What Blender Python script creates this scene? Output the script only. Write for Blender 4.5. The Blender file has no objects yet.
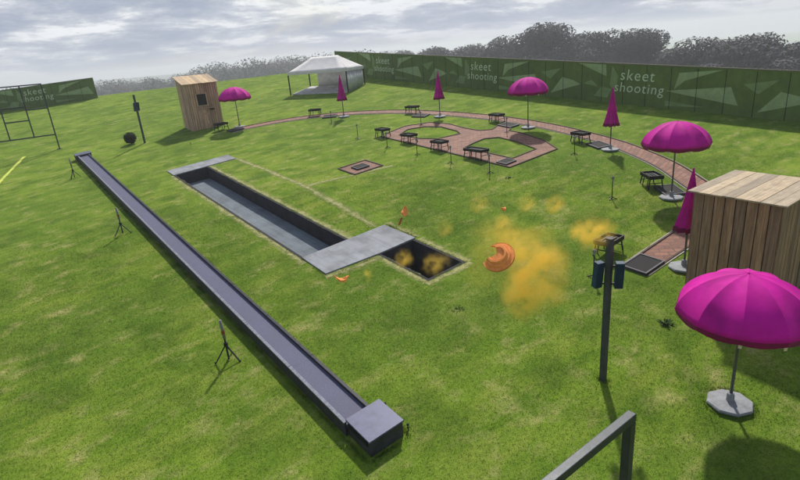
import bpy, math, random
from mathutils import Vector, Matrix, noise, geometry
random.seed(7)
PI = math.pi
scene = bpy.context.scene
COL = scene.collection
A_, B_ = 0.0767, 0.0684          # the field is one gently tilted plane

# ------------------------------------------------------------------ terrain
def ground(x, y):                # height of the tilted turf plane
    return A_*x + B_*y
def ramp(t, R, m):
    if t <= 0: return 0.0
    k = m*R
    return t*t/(2*R) if t < k else k*m/2 + m*(t-k)
LOW = -13.0
def terrain(x, y):
    z = ground(x, y)
    z -= ramp(.53*x + .85*y - 56.3 + 4.5, 40, .42)
    z -= ramp(x - 27.5, 25, .40)
    z -= ramp(-28 - x, 40, .3)
    z -= ramp(-14 - y, 40, .3)
    if z < LOW + 4:
        d = LOW + 4 - z
        z = LOW + 4 - 4*(1 - math.exp(-d/4))
    t = min(1, max(0, (x-.6*y-60)/340)); z -= 42*t*t*(3-2*t)
    r = math.hypot(x, y)
    if r > 120:
        z += min(1, (r-120)/300)*5*noise.noise(Vector((x/260, y/260, .3)))
    return z

# ------------------------------------------------------------------ materials
class NT:
    def __init__(s, name):
        s.m = bpy.data.materials.new(name); s.m.use_nodes = True
        s.t = s.m.node_tree; s.t.nodes.clear()
        s.out = s.t.nodes.new('ShaderNodeOutputMaterial')
    def n(s, typ, **kw):
        nd = s.t.nodes.new('ShaderNode' + typ)
        for k, v in kw.items():
            if k in nd.inputs: s.set(nd.inputs[k], v)
            else: setattr(nd, k, v)
        return nd
    def set(s, inp, v):
        if isinstance(v, bpy.types.NodeSocket): s.t.links.new(v, inp)
        elif isinstance(v, bpy.types.Node): s.t.links.new(v.outputs[0], inp)
        else:
            if isinstance(v, (tuple, list)) and len(v) == 3 and len(getattr(inp, 'default_value', (0,))) == 4: v = (*v, 1)
            inp.default_value = v
    def coord(s, kind='Object', scale=(1,1,1), rot=(0,0,0)):
        c = s.n('TexCoord'); mp = s.n('Mapping'); s.t.links.new(c.outputs[kind], mp.inputs[0])
        mp.inputs['Scale'].default_value = scale; mp.inputs['Rotation'].default_value = rot
        return mp.outputs[0]
    def noise(s, vec, scale, detail=3, rough=.55, dist=0):
        nd = s.n('TexNoise', Vector=vec, Scale=scale, Detail=detail, Roughness=rough, Distortion=dist)
        return nd.outputs['Fac']
    def ramp(s, fac, stops):
        nd = s.n('ValToRGB'); s.set(nd.inputs[0], fac); cr = nd.color_ramp
        while len(cr.elements) < len(stops): cr.elements.new(.5)
        for e, (p, c) in zip(cr.elements, stops):
            e.position = p; e.color = (*c, 1) if not isinstance(c, (int, float)) else (c, c, c, 1)
        return nd.outputs[0]
    def mix(s, fac, a, b, mode='MIX'):
        nd = s.n('Mix', data_type='RGBA', blend_type=mode)
        s.set(nd.inputs[0], fac); s.set(nd.inputs[6], a); s.set(nd.inputs[7], b)
        return nd.outputs[2]
    def math(s, op, a, b=0.0):
        nd = s.n('Math', operation=op); s.set(nd.inputs[0], a); s.set(nd.inputs[1], b); return nd.outputs[0]
    def bsdf(s, color, rough=.8, bump=None, bstr=.3, bdist=.02, **kw):
        b = s.n('BsdfPrincipled'); s.set(b.inputs['Base Color'], color); s.set(b.inputs['Roughness'], rough)
        for k, v in kw.items(): s.set(b.inputs[k.replace('_', ' ')], v)
        if bump is not None:
            bp = s.n('Bump', Strength=bstr, Distance=bdist, Height=bump); s.set(b.inputs['Normal'], bp.outputs[0])
        s.t.links.new(b.outputs[0], s.out.inputs['Surface'])
        return s.m

def simple(name, c, rough=.6, metal=0, var=.25, scale=9, bstr=.15):
    n = NT(name); v = n.coord('Object')
    f = n.noise(v, scale, 5, .65)
    lo = tuple(x*(1-var) for x in c); hi = tuple(min(1, x*(1+var)) for x in c)
    col = n.ramp(f, [(.3, lo), (.7, hi)])
    fine = n.noise(v, scale*9, 3)
    rr = n.ramp(f, [(.2, max(.05, rough-.12)), (.8, min(1, rough+.12))])
    return n.bsdf(col, rr, fine, bstr, .004, Metallic=metal, Specular_IOR_Level=.2)

def grass_color(n, v):
    big = n.noise(v, .16, 4, .6, .4)
    mid = n.noise(v, 1.1, 4, .62, .2)
    # mown streaks run roughly across the slope
    st = n.noise(n.coord('Object', (.55, 1.9, 1), (0, 0, .12)), 1.2, 5, .65, .25)
    fine = n.noise(v, 14, 5, .75)
    vfine = n.noise(v, 60, 3, .7)
    c = n.ramp(mid, [(.28, (.084, .156, .014)), (.5, (.134, .222, .020)), (.72, (.192, .280, .032))])
    c = n.mix(n.ramp(st, [(.45, 0), (.60, .45), (.76, .8)]), c, (.27, .315, .055))
    c = n.mix(n.ramp(big, [(.35, .7), (.6, 0)]), c, (.085, .155, .018), 'MIX')
    pale = n.noise(n.coord('Object', (.9, 1.25, 1)), 1.7, 4, .62, .1)
    c = n.mix(n.ramp(pale, [(.53, 0), (.63, .30), (.74, .80)]), c, (.36, .34, .13))
    c = n.mix(n.ramp(n.noise(v, .9, 3, .6), [(.50, 0), (.68, .6)]), c, (.064, .118, .013))
    c = n.mix(.75, c, n.ramp(fine, [(.3, (.68, .7, .6)), (.5, (1, 1, 1)), (.72, (1.28, 1.25, 1.2))]), 'MULTIPLY')
    c = n.mix(.65, c, n.ramp(vfine, [(.3, (.65, .68, .6)), (.5, (1, 1, 1)), (.7, (1.35, 1.3, 1.2))]), 'MULTIPLY')
    return c, fine, vfine

def mat_turf():
    n = NT('turf'); v = n.coord('Object')
    c, fine, vfine = grass_color(n, v)
    h = n.math('ADD', fine, n.math('MULTIPLY', vfine, .6))
    return n.bsdf(c, .95, h, .55, .05, Specular_IOR_Level=.06)
def mat_blade():
    n = NT('grass_blade'); v = n.coord('Object')
    c, fine, vfine = grass_color(n, v)
    b = n.n('BsdfPrincipled', Roughness=.9); b.inputs['Specular IOR Level'].default_value = .05; n.set(b.inputs['Base Color'], n.mix(1, c, (1.15, 1.12, 1.02), 'MULTIPLY'))
    gn = n.n('NewGeometry'); vm = n.n('VectorMath', operation='SCALE'); n.t.links.new(gn.outputs['Normal'], vm.inputs[0]); vm.inputs['Scale'].default_value = .30
    va = n.n('VectorMath', operation='ADD'); n.t.links.new(vm.outputs[0], va.inputs[0]); va.inputs[1].default_value = (0, 0, .9); vn = n.n('VectorMath', operation='NORMALIZE'); n.t.links.new(va.outputs[0], vn.inputs[0]); n.t.links.new(vn.outputs[0], b.inputs['Normal'])
    tr = n.n('BsdfTranslucent'); n.set(tr.inputs[0], c)
    mx = n.n('MixShader'); n.set(mx.inputs[0], .30); n.t.links.new(b.outputs[0], mx.inputs[1]); n.t.links.new(tr.outputs[0], mx.inputs[2])
    n.t.links.new(mx.outputs[0], n.out.inputs['Surface']); return n.m
def mat_straw():
    n = NT('dry_turf'); v = n.coord('Object')
    f = n.noise(v, 7, 5, .7)
    c = n.ramp(f, [(.3, (.19, .21, .05)), (.55, (.33, .32, .12)), (.75, (.44, .41, .20))])
    a = n.noise(v, 3.1, 5, .75)
    a2 = n.noise(v, 22, 3, .7)
    sx = n.n('SeparateXYZ'); n.t.links.new(n.coord('UV'), sx.inputs[0])
    al = n.ramp(n.math('SUBTRACT', n.math('ADD', n.math('MULTIPLY', a, .65), n.math('MULTIPLY', a2, .35)), n.math('MULTIPLY', n.math('ABSOLUTE', sx.outputs[0]), 1.25)), [(.31, 0), (.48, .88)])
    return n.bsdf(c, .95, a2, .4, .03, Alpha=al)
def mat_concrete(name, c, scale=2.0, blue=(.9, .97, 1.1)):
    n = NT(name); v = n.coord('Object')
    f = n.noise(v, scale, 6, .65, .3); g = n.noise(v, 40, 4, .7)
    lo = tuple(x*.62 for x in c); hi = tuple(x*1.3 for x in c)
    col = n.ramp(f, [(.28, lo), (.5, c), (.75, hi)])
    st = n.noise(n.coord('Object', (6, .5, 1)), 1.5, 4, .6)
    col = n.mix(n.ramp(st, [(.45, 0), (.7, .45)]), col, tuple(x*.55 for x in c))
    return n.bsdf(col, .9, g, .25, .01, Specular_IOR_Level=.15)
def mat_channel():
    n = NT('channel_mat'); v = n.coord('Object')
    f = n.noise(v, 55, 4, .75); g = n.noise(v, 1.3, 5, .65)
    col = n.ramp(f, [(.3, (.072, .074, .125)), (.55, (.100, .103, .170)), (.75, (.150, .154, .235))])
    col = n.mix(n.ramp(g, [(.4, .0), (.7, .5)]), col, (.085, .085, .115))
    return n.bsdf(col, .7, f, .2, .006, Metallic=.1, Specular_IOR_Level=.3)
def mat_brick():
    n = NT('brick_paving'); uv = n.coord('UV', (1, 1, 1), (0, 0, .785))
    br = n.n('TexBrick', Vector=uv, Scale=1.0, offset=.5, squash=1.0)
    br.inputs['Color1'].default_value = (.16, .062, .040, 1); br.inputs['Color2'].default_value = (.30, .135, .085, 1)
    br.inputs['Mortar'].default_value = (.10, .06, .05, 1)
    br.inputs['Mortar Size'].default_value = .018; br.inputs['Brick Width'].default_value = .34; br.inputs['Row Height'].default_value = .17
    br.inputs['Bias'].default_value = -.1
    v = n.coord('Object'); f = n.noise(v, 3, 5, .65)
    c = n.mix(n.ramp(f, [(.35, 0), (.7, .4)]), br.outputs[0], (.25, .12, .075))
    g = n.noise(v, 30, 4, .7)
    c = n.mix(.6, c, n.ramp(g, [(.3, (.6, .6, .6)), (.6, (1.2, 1.2, 1.2))]), 'MULTIPLY')
    return n.bsdf(c, .85, n.math('ADD', n.math('MULTIPLY', br.outputs['Fac'], -.6), g), .5, .01)
def mat_wood(name, base, light, axis='Z', dark=.4):
    n = NT(name); gi = n.n('NewGeometry')
    rnd = gi.outputs['Random Per Island']
    sc = {'Z': (22, 22, 1.2), 'X': (1.2, 22, 22)}[axis]
    v0 = n.coord('Object', sc)
    off = n.n('CombineXYZ'); n.set(off.inputs[0], n.math('MULTIPLY', rnd, 37)); n.set(off.inputs[2], n.math('MULTIPLY', rnd, 11))
    add = n.n('VectorMath', operation='ADD'); n.set(add.inputs[0], v0); n.set(add.inputs[1], off.outputs[0])
    f = n.noise(add.outputs[0], 1, 6, .7, .8)
    c = n.ramp(f, [(.28, tuple(x*dark for x in base)), (.5, base), (.74, light)])
    tint = n.ramp(rnd, [(0, (.60, .57, .57)), (.5, (.92, .92, .92)), (1, (1.25, 1.18, 1.08))])
    c = n.mix(1, c, tint, 'MULTIPLY')
    st = n.noise(n.coord('Object', (3, 3, .9)), 1.5, 5, .7)
    c = n.mix(n.ramp(st, [(.45, 0), (.75, .6)]), c, tuple(x*.5 for x in base))
    return n.bsdf(c, .85, f, .4, .006)
def mat_fabric(name, c, c2, sheen=.3, trans=.25):
    n = NT(name); v = n.coord('Object')
    f = n.noise(v, 2.2, 5, .6, .5); w = n.noise(v, 60, 3, .6)
    col = n.ramp(f, [(.3, c2), (.65, c)])
    b = n.n('BsdfPrincipled'); n.set(b.inputs['Base Color'], col); b.inputs['Roughness'].default_value = .75; b.inputs['Specular IOR Level'].default_value = .2
    b.inputs['Sheen Weight'].default_value = sheen; b.inputs['Sheen Tint'].default_value = (1, .6, 1, 1) if c[1] < .1 else (1, 1, 1, 1)
    bp = n.n('Bump', Strength=.35, Distance=.02, Height=n.math('ADD', f, n.math('MULTIPLY', w, .12))); n.set(b.inputs['Normal'], bp.outputs[0])
    tr = n.n('BsdfTranslucent'); n.set(tr.inputs[0], col)
    mx = n.n('MixShader'); n.set(mx.inputs[0], trans); n.t.links.new(b.outputs[0], mx.inputs[1]); n.t.links.new(tr.outputs[0], mx.inputs[2])
    n.t.links.new(mx.outputs[0], n.out.inputs['Surface']); return n.m
def mat_leaf(name, lo, hi):
    n = NT(name); gi = n.n('NewGeometry')
    v = n.coord('Object'); f = n.noise(v, 1.1, 3)
    c = n.ramp(n.math('ADD', n.math('MULTIPLY', gi.outputs['Random Per Island'], .6), n.math('MULTIPLY', f, .4)), [(.2, lo), (.8, hi)])
    m = n.bsdf(c, .9, Specular_IOR_Level=.1); b = [k for k in n.t.nodes if k.type == 'BSDF_PRINCIPLED'][0]
    vm = n.n('VectorMath', operation='SCALE'); n.t.links.new(gi.outputs['Normal'], vm.inputs[0]); vm.inputs['Scale'].default_value = .5
    va = n.n('VectorMath', operation='ADD'); n.t.links.new(vm.outputs[0], va.inputs[0]); va.inputs[1].default_value = (0, 0, .6); vn = n.n('VectorMath', operation='NORMALIZE'); n.t.links.new(va.outputs[0], vn.inputs[0]); n.t.links.new(vn.outputs[0], b.inputs['Normal'])
    return m
def mat_fence():
    n = NT('fence_fabric'); v = n.coord('Object')
    f = n.noise(v, .5, 5, .65, .6); w = n.noise(n.coord('Object', (1, 6, .7)), 3, 3)
    c = n.ramp(f, [(.3, (.078, .128, .016)), (.7, (.118, .178, .028))])
    c = n.mix(n.ramp(w, [(.4, 0), (.7, .35)]), c, (.02, .045, .014))
    return n.bsdf(c, .75, w, .4, .03)

M = {}
M['turf'] = mat_turf(); M['blade'] = mat_blade(); M['straw'] = mat_straw()
M['brick'] = mat_brick(); M['channel'] = mat_channel()
M['edging'] = simple('dark_edging', (.085, .060, .045), .85, 0, .4, 14, .4)
M['edge_pale'] = simple('pale_edging', (.36, .33, .28), .85, 0, .3, 14, .4)
M['slab'] = mat_concrete('metal_plate', (.27, .28, .30), 1.6)
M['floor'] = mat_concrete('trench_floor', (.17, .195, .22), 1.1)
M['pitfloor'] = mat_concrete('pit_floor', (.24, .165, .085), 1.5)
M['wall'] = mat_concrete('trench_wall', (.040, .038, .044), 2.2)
M['gun'] = simple('painted_steel', (.035, .036, .042), .5, .4, .35, 10)
M['rail'] = simple('lit_steel_edge', (.17, .18, .22), .65, .2, .4, 16)  # paler steel: light on the left rail is put into the colour
M['lid'] = simple('blue_grey_steel', (.098, .103, .155), .5, .3, .3, 6)
M['side'] = simple('dark_grey_steel', (.055, .055, .062), .55, .4, .4, 5)
M['black'] = simple('black_metal', (.014, .014, .015), .5, .2, .4, 20)
M['frame'] = simple('dark_grey_tube', (.055, .060, .066), .5, .5, .25, 6)
M['post'] = simple('grey_post', (.070, .075, .085), .55, .5, .3, 5)
M['navy'] = simple('navy_cabinet', (.014, .045, .085), .5, 0, .4, 9)
M['grille'] = simple('speaker_grille', (.010, .030, .055), .8, 0, .4, 60)
M['mat'] = simple('black_rubber', (.022, .021, .022), .85, 0, .4, 25, .5)
M['disc'] = simple('cast_base', (.23, .24, .255), .7, 0, .3, 9, .4)
M['pole'] = simple('umbrella_pole', (.13, .13, .14), .4, .6, .2, 10)
M['grey'] = simple('grey_plastic', (.25, .26, .28), .6, 0, .25, 15)
M['foam'] = simple('foam_windshield', (.19, .19, .19), .95, 0, .3, 40, .6)
M['orange_band'] = simple('orange_band', (.22, .05, .02), .6)
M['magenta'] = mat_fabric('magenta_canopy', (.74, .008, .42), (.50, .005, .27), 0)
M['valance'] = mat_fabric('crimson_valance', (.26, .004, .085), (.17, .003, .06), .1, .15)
M['cream'] = simple('cream_strap', (.62, .50, .33), .8)
M['white'] = mat_fabric('tent_canvas', (.86, .84, .84), (.74, .72, .72), 0, .3)
M['mesh'] = mat_fabric('tent_wall_canvas', (.70, .70, .72), (.58, .585, .60), 0, .3)
M['tfloor'] = mat_concrete('tent_floor', (.50, .49, .50), 2)
M['wood'] = mat_wood('weathered_boards', (.27, .165, .098), (.43, .29, .18))
M['roofwood'] = mat_wood('pale_roof_boards', (.37, .30, .21), (.52, .44, .33), 'X', .6)
M['wood2'] = mat_wood('brown_boards', (.50, .33, .225), (.72, .52, .37))
M['dark'] = simple('unlit_interior', (.02, .018, .016), .9)  # near-black colour stands for the unlit inside of the huts
M['fence'] = mat_fence()
M['shard'] = simple('pale_green_print', (.27, .36, .17), .75, 0, .18, 3)
M['shard2'] = simple('mid_green_print', (.18, .26, .10), .75, 0, .18, 3)
M['letter'] = simple('letter_print', (.52, .62, .42), .75, 0, .08, 3)
M['seam'] = simple('dark_seam', (.012, .026, .009), .8)
M['fcap'] = simple('fence_rail', (.17, .15, .11), .7, 0, .3, 3)
M['yellow'] = simple('yellow_line_paint', (.50, .56, .09), .9, 0, .3, 9)
M['clay'] = simple('orange_clay', (.94, .33, .10), .9, 0, .18, 60, .5)
M['clay2'] = simple('broken_clay_face', (.42, .13, .06), .9, 0, .4, 80, .6)
M['bark'] = simple('bark', (.06, .05, .045), .9)
M['leafA'] = mat_leaf('haze_grey_foliage', (.060, .054, .064), (.080, .070, .080))  # purple-grey of distant haze is painted into the leaf colour
M['leafB'] = mat_leaf('haze_mauve_foliage', (.064, .056, .066), (.086, .074, .084))  # same painted haze, a little lighter
M['bushleaf'] = mat_leaf('topiary_foliage', (.012, .020, .008), (.045, .060, .022))
M['weed'] = mat_leaf('weed_and_shade_leaf', (.03, .06, .015), (.07, .12, .03))
M['hill'] = simple('far_hill', (.055, .065, .06), .95, 0, .4, .01, 0)

# ------------------------------------------------------------------ mesh helpers
class MB:
    def __init__(s): s.v = []; s.f = []; s.uv = None
    def add(s, vs, fs):
        o = len(s.v); s.v += [tuple(v) for v in vs]; s.f += [tuple(i+o for i in f) for f in fs]; return s
    def box(s, x0, x1, y0, y1, z0, z1, M4=None):
        vs = [Vector((x, y, z)) for z in (z0, z1) for x, y in ((x0, y0), (x1, y0), (x1, y1), (x0, y1))]
        if M4 is not None: vs = [M4 @ v for v in vs]
        return s.add(vs, [(3,2,1,0), (4,5,6,7), (0,1,5,4), (1,2,6,5), (2,3,7,6), (3,0,4,7)])
    def bar(s, p, q, w, h=None, up=(0,0,1)):
        p, q = Vector(p), Vector(q); h = h or w; d = (q-p).normalized(); u = Vector(up)
        if abs(d.dot(u)) > .95: u = Vector((1, 0, 0))
        r = d.cross(u).normalized()*(w/2); t = r.cross(d).normalized()*(h/2)
        vs = [c + k for c in (p, q) for k in (-r-t, r-t, r+t, -r+t)]
        return s.add(vs, [(0,3,2,1), (4,5,6,7), (0,1,5,4), (1,2,6,5), (2,3,7,6), (3,0,4,7)])
    def tube(s, p, q, r0, r1=None, n=10):
        p, q = Vector(p), Vector(q); r1 = r0 if r1 is None else r1; d = (q-p).normalized()
        u = Vector((0,0,1)) if abs(d.z) < .9 else Vector((1,0,0)); a = d.cross(u).normalized(); b = d.cross(a)
        vs = [c + (a*math.cos(2*PI*i/n) + b*math.sin(2*PI*i/n))*r for c, r in ((p, r0), (q, r1)) for i in range(n)]
        return s.add(vs, [(i, (i+1) % n, n+(i+1) % n, n+i) for i in range(n)] + [tuple(range(n))[::-1], tuple(range(n, 2*n))])
    def lathe(s, prof, n=16, ph=0, z0=0):
        vs = [(r*math.cos(2*PI*i/n+ph), r*math.sin(2*PI*i/n+ph), z+z0) for r, z in prof for i in range(n)]
        fs = [(k*n+i, k*n+(i+1) % n, (k+1)*n+(i+1) % n, (k+1)*n+i) for k in range(len(prof)-1) for i in range(n)]
        fs += [tuple(range(n))[::-1], tuple(range((len(prof)-1)*n, len(prof)*n))]
        return s.add(vs, fs)
    def ball(s, c, r, n=10, m=7, sq=1):
        c = Vector(c); prof = [(r*math.sin(PI*(k+.02)/(m+.04)), -r*sq*math.cos(PI*(k+.02)/(m+.04))) for k in range(m+1)]
        o = len(s.v); s.lathe(prof, n)
        s.v[o:] = [tuple(Vector(v)+c) for v in s.v[o:]]; return s
    def build(s, name, mat, parent=None, loc=None, bevel=0, smooth=False, uv=None):
        me = bpy.data.meshes.new(name); me.from_pydata(s.v, [], s.f)
        me.validate(); me.update()
        if smooth:
            for p in me.polygons: p.use_smooth = True
        for mm in (mat if isinstance(mat, list) else [mat]): me.materials.append(mm)
        if uv:
            l = me.uv_layers.new(name='UVMap')
            for lp in me.loops: l.data[lp.index].uv = uv[lp.vertex_index]
        o = bpy.data.objects.new(name, me); COL.objects.link(o)
        if parent: o.parent = parent
        if loc is not None: o.location = loc
        if bevel:
            b = o.modifiers.new('bevel', 'BEVEL'); b.width = bevel; b.segments = 2; b.limit_method = 'ANGLE'
        return o
def tag(o, label, cat, group=None, kind=None):
    o['label'] = label
    if cat: o['category'] = cat
    if group: o['group'] = group
    if kind: o['kind'] = kind
    return o
def struct(o): o['kind'] = 'structure'; return o
def empty(name, loc, rz=0):
    o = bpy.data.objects.new(name, None); COL.objects.link(o); o.location = loc; o.rotation_euler = (0, 0, rz)
    o.empty_display_size = .1; return o
KIDS = {}
def kids(o): return [c for c in bpy.data.objects if c.parent == o]
def copy_tree(o, parent=None):
    c = o.copy(); COL.objects.link(c)
    if parent: c.parent = parent
    for ch in kids(o): copy_tree(ch, c)
    return c
def place(o, x, y, rz=0, dz=0):
    o.location = (x, y, ground(x, y)+dz); o.rotation_euler = (0, 0, rz); return o

# ------------------------------------------------------------------ the turf, one sheet to the horizon
RX0, RX1, RY0, RY1 = -24.0, 24.0, -8.0, 40.0
holes = [[(5.85, 12.45), (7.25, 12.45), (7.25, 24.15), (5.85, 24.15)], [(7.40, 9.2), (8.5, 9.2), (8.5, 11.15), (7.40, 11.15)]]
mb = MB()
outer = [(RX0, RY0), (RX1, RY0), (RX1, RY1), (RX0, RY1)]
loops = [[Vector((x, y, 0)) for x, y in L] for L in [outer] + [h[::-1] for h in holes]]
tris = geometry.tessellate_polygon(loops)
flat = [p for L in loops for p in L]
mb.add([(p.x, p.y, ground(p.x, p.y)) for p in flat], tris)
xs = sorted(set([-2500, -1700, -1200, -800, -560] + list(range(-400, -60, 40)) + [-60+3*i for i in range(12)] + [-24+4*i for i in range(13)] + [24+1.5*i for i in range(40)] + [84+10*i for i in range(12)] + [220, 260, 310, 370, 450, 560, 800, 1200, 1700, 2500]))
ys = sorted(set([-2500, -1500, -800, -400, -200, -120, -80] + [-56+4*i for i in range(12)] + [-8+4*i for i in range(13)] + [40+1.5*i for i in range(40)] + [100+10*i for i in range(12)] + [235, 270, 310, 370, 450, 560, 800, 1200, 1700, 2500]))
idx = {}
o = len(mb.v)
for i, x in enumerate(xs):
    for j, y in enumerate(ys):
        idx[i, j] = len(mb.v); mb.v.append((x, y, terrain(x, y)))
for i in range(len(xs)-1):
    for j in range(len(ys)-1):
        if xs[i] >= RX0 and xs[i+1] <= RX1 and ys[j] >= RY0 and ys[j+1] <= RY1: continue
        mb.f.append((idx[i, j], idx[i+1, j], idx[i+1, j+1], idx[i, j+1]))
g = mb.build('ground', M['turf'])
for p in g.data.polygons:
    if p.normal.z < 0: p.flip()
struct(g)

def sheet(name, pts, mat, lift=.008, hole=None, thick=.0, uvs=1.0):
    loops = [[Vector((x, y, 0)) for x, y in pts]] + [[Vector((x, y, 0)) for x, y in h] for h in (hole or [])]
    tr = geometry.tessellate_polygon(loops); fl = [p for L in loops for p in L]
    b = MB(); b.add([(p.x, p.y, ground(p.x, p.y)+lift) for p in fl], tr)
    ob = b.build(name, mat, uv=[(p.x, p.y) for p in fl])
    for p in ob.data.polygons:
        if p.normal.z < 0: p.flip()
    return ob
def smooth_line(pts, n=8, closed=False):
    P = [Vector((x, y)) for x, y in pts]; out = []
    N = len(P); rng = range(N if closed else N-1)
    for i in rng:
        p0 = P[(i-1) % N] if closed or i > 0 else P[i]; p1 = P[i]; p2 = P[(i+1) % N]; p3 = P[(i+2) % N] if closed or i+2 < N else P[(i+1) % N]
        for k in range(n):
            t = k/n
            out.append(.5*((2*p1) + (p2-p0)*t + (2*p0-5*p1+4*p2-p3)*t*t + (3*p1-p0-3*p2+p3)*t**3))
    if not closed: out.append(P[-1])
    return out
def offs(L, closed=False):
    N = len(L); out = []
    for i in range(N):
        a = L[(i-1) % N] if closed or i > 0 else L[i]; b = L[(i+1) % N] if closed or i < N-1 else L[i]
        d = (b-a).normalized(); out.append(Vector((-d.y, d.x)))
    return out
def ribbon(name, pts, w, mat, lift, n=8, jitter=0):
    L = smooth_line(pts, n); nn = offs(L); b = MB(); uv = []; s = 0; vs = []
    wf = w if callable(w) else (lambda t: w)
    for i, (p, q) in enumerate(zip(L, nn)):
        if i: s += (p-L[i-1]).length
        ww = wf(i/(len(L)-1))
        for sd in (-1, 1):
            r = p + q*sd*(ww/2 + random.uniform(-jitter, jitter)); vs.append((r.x, r.y, ground(r.x, r.y)+lift)); uv.append((sd*ww/2, s))
    b.add(vs, [(2*i, 2*i+1, 2*i+3, 2*i+2) for i in range(len(L)-1)])
    ob = b.build(name, mat, uv=uv)
    for p in ob.data.polygons:
        if p.normal.z < 0: p.flip()
    return ob
def curb(b, pts, w=.05, h=.045, closed=False):
    """a low timber or stone strip that follows a line on the turf"""
    P = [Vector(p) for p in pts]; nn = offs(P, closed); N = len(P); vs = []
    for p, q in zip(P, nn):
        for sd, z in ((-1, -.03), (-1, h), (1, h), (1, -.03)):
            r = p+q*sd*w/2; vs.append((r.x, r.y, ground(r.x, r.y)+z))
    fs = []
    for i in range(N if closed else N-1):
        j = (i+1) % N
        for k in range(3): fs.append((4*i+k, 4*j+k, 4*j+k+1, 4*i+k+1))
    if not closed: fs += [(0, 1, 2, 3), (4*N-1, 4*N-2, 4*N-3, 4*N-4)]
    b.add(vs, fs); return b

# curved brick path
ring = [(10.7, 30.05), (12.0, 29.95), (13.4, 29.6), (14.7, 29.0), (15.8, 28.2), (16.8, 27.3), (17.8, 26.0), (18.7, 24.4), (19.4, 22.3), (19.85, 20.3), (20.08, 18.3), (20.08, 16.2), (19.8, 14.1), (19.3, 12.0), (18.75, 10.6), (17.85, 8.9), (16.7, 7.4), (16.0, 6.5), (15.3, 6.08), (14.5, 5.96), (13.3, 5.94), (12.0, 5.94), (10.8, 5.93)]
RW = lambda t: .72 if t < .8 else .72-(t-.8)*1.0
struct(ribbon('brick_path', ring, RW, M['brick'], .010, 8))
L = smooth_line(ring, 8); nn = offs(L); b1 = MB()
ws = [RW(i/(len(L)-1))/2+.03 for i in range(len(L))]
curb(b1, [p+q*w for p, q, w in zip(L, nn, ws)], .045, .035); curb(b1, [p-q*w for p, q, w in zip(L, nn, ws)], .045, .035)
struct(b1.build('path_edging', M['edging']))
b1 = MB(); curb(b1, [p+q*(w+.05) for p, q, w in zip(L, nn, ws)], .03, .02); curb(b1, [p-q*(w+.05) for p, q, w in zip(L, nn, ws)], .03, .02)
struct(b1.build('path_border', M['edge_pale']))
# link and figure-of-eight patio
pout = [(14.72, 13.1), (17.45, 13.08), (18.15, 14.3), (18.55, 15.9), (18.55, 16.55), (19.6, 17.15), (19.6, 17.85), (18.3, 17.35), (17.9, 17.75), (17.85, 18.6), (18.05, 20.0), (17.75, 21.1), (16.6, 21.68), (15.2, 21.35), (14.72, 20.9)]
hl = [(15.35, 20.55), (16.25, 21.02), (17.05, 20.7), (17.45, 19.9), (17.3, 18.6), (17.05, 18.15), (15.9, 18.4), (15.5, 19.1)]
hr = [(15.55, 13.72), (17.0, 13.75), (17.4, 15.1), (17.5, 16.2), (17.0, 16.6), (16.2, 16.5), (15.6, 16.35)]
pt = sheet('brick_patio', pout, M['brick'], .014, [hl[::-1], hr[::-1]])
struct(pt)
b1 = MB()
def subdiv(P, closed=True, n=4):
    P = [Vector(p) for p in P]; out = []
    for i in range(len(P) if closed else len(P)-1):
        a, c = P[i], P[(i+1) % len(P)]; out += [a.lerp(c, k/n) for k in range(n)]
    return out
for P in (pout, hl, hr): curb(b1, subdiv(P), .05, .04, True)
struct(b1.build('patio_edging', M['edging']))
bp = [(10.72, 17.4), (12.05, 17.4), (12.05, 18.62), (10.72, 18.62)]
struct(sheet('brick_pad', bp, M['brick'], .012))
b1 = MB(); curb(b1, subdiv(bp), .06, .04, True); struct(b1.build('pad_edging', M['edging']))

# dry cable lines and pale rims of turf
b_ = ribbon('dry_grass_line', [(8.62, 24.6), (8.75, 21.5), (8.8, 18.0), (8.55, 15), (8.35, 12.75)], .50, M['straw'], .006, 6, .03); b_['kind'] = 'structure'
b_ = ribbon('dry_grass_line', [(8.85, 17.9), (9.8, 17.7), (10.7, 17.45), (12.3, 17.1)], .46, M['straw'], .005, 6, .03); b_['kind'] = 'structure'
for seg in ([(7.28, 11.1), (7.26, 10.2), (7.26, 9.1)], [(7.2, 9.03), (7.9, 9.02), (8.65, 9.03)], [(8.66, 9.1), (8.67, 10.1), (8.68, 11.1)], [(8.72, 11.2), (8.74, 12.0), (8.74, 12.7)], [(5.7, 11.2), (6.5, 11.1), (7.3, 11.03)]):
    b_ = ribbon('dry_grass_line', seg, .30, M['straw'], .0055, 6, .02); b_['kind'] = 'structure'
b_ = ribbon('dry_grass_line', [(5.72, 12.3), (5.72, 24.2)], .34, M['straw'], .004, 20, .02); b_['kind'] = 'structure'
b_ = ribbon('dry_grass_line', [(7.40, 12.6), (7.40, 24.2)], .34, M['straw'], .004, 20, .02); b_['kind'] = 'structure'
b_ = ribbon('painted_line', [(-.6, 29.6), (-.1, 31.8), (1.15, 36.2)], .16, M['yellow'], .007, 8, .015); b_['kind'] = 'structure'

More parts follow.
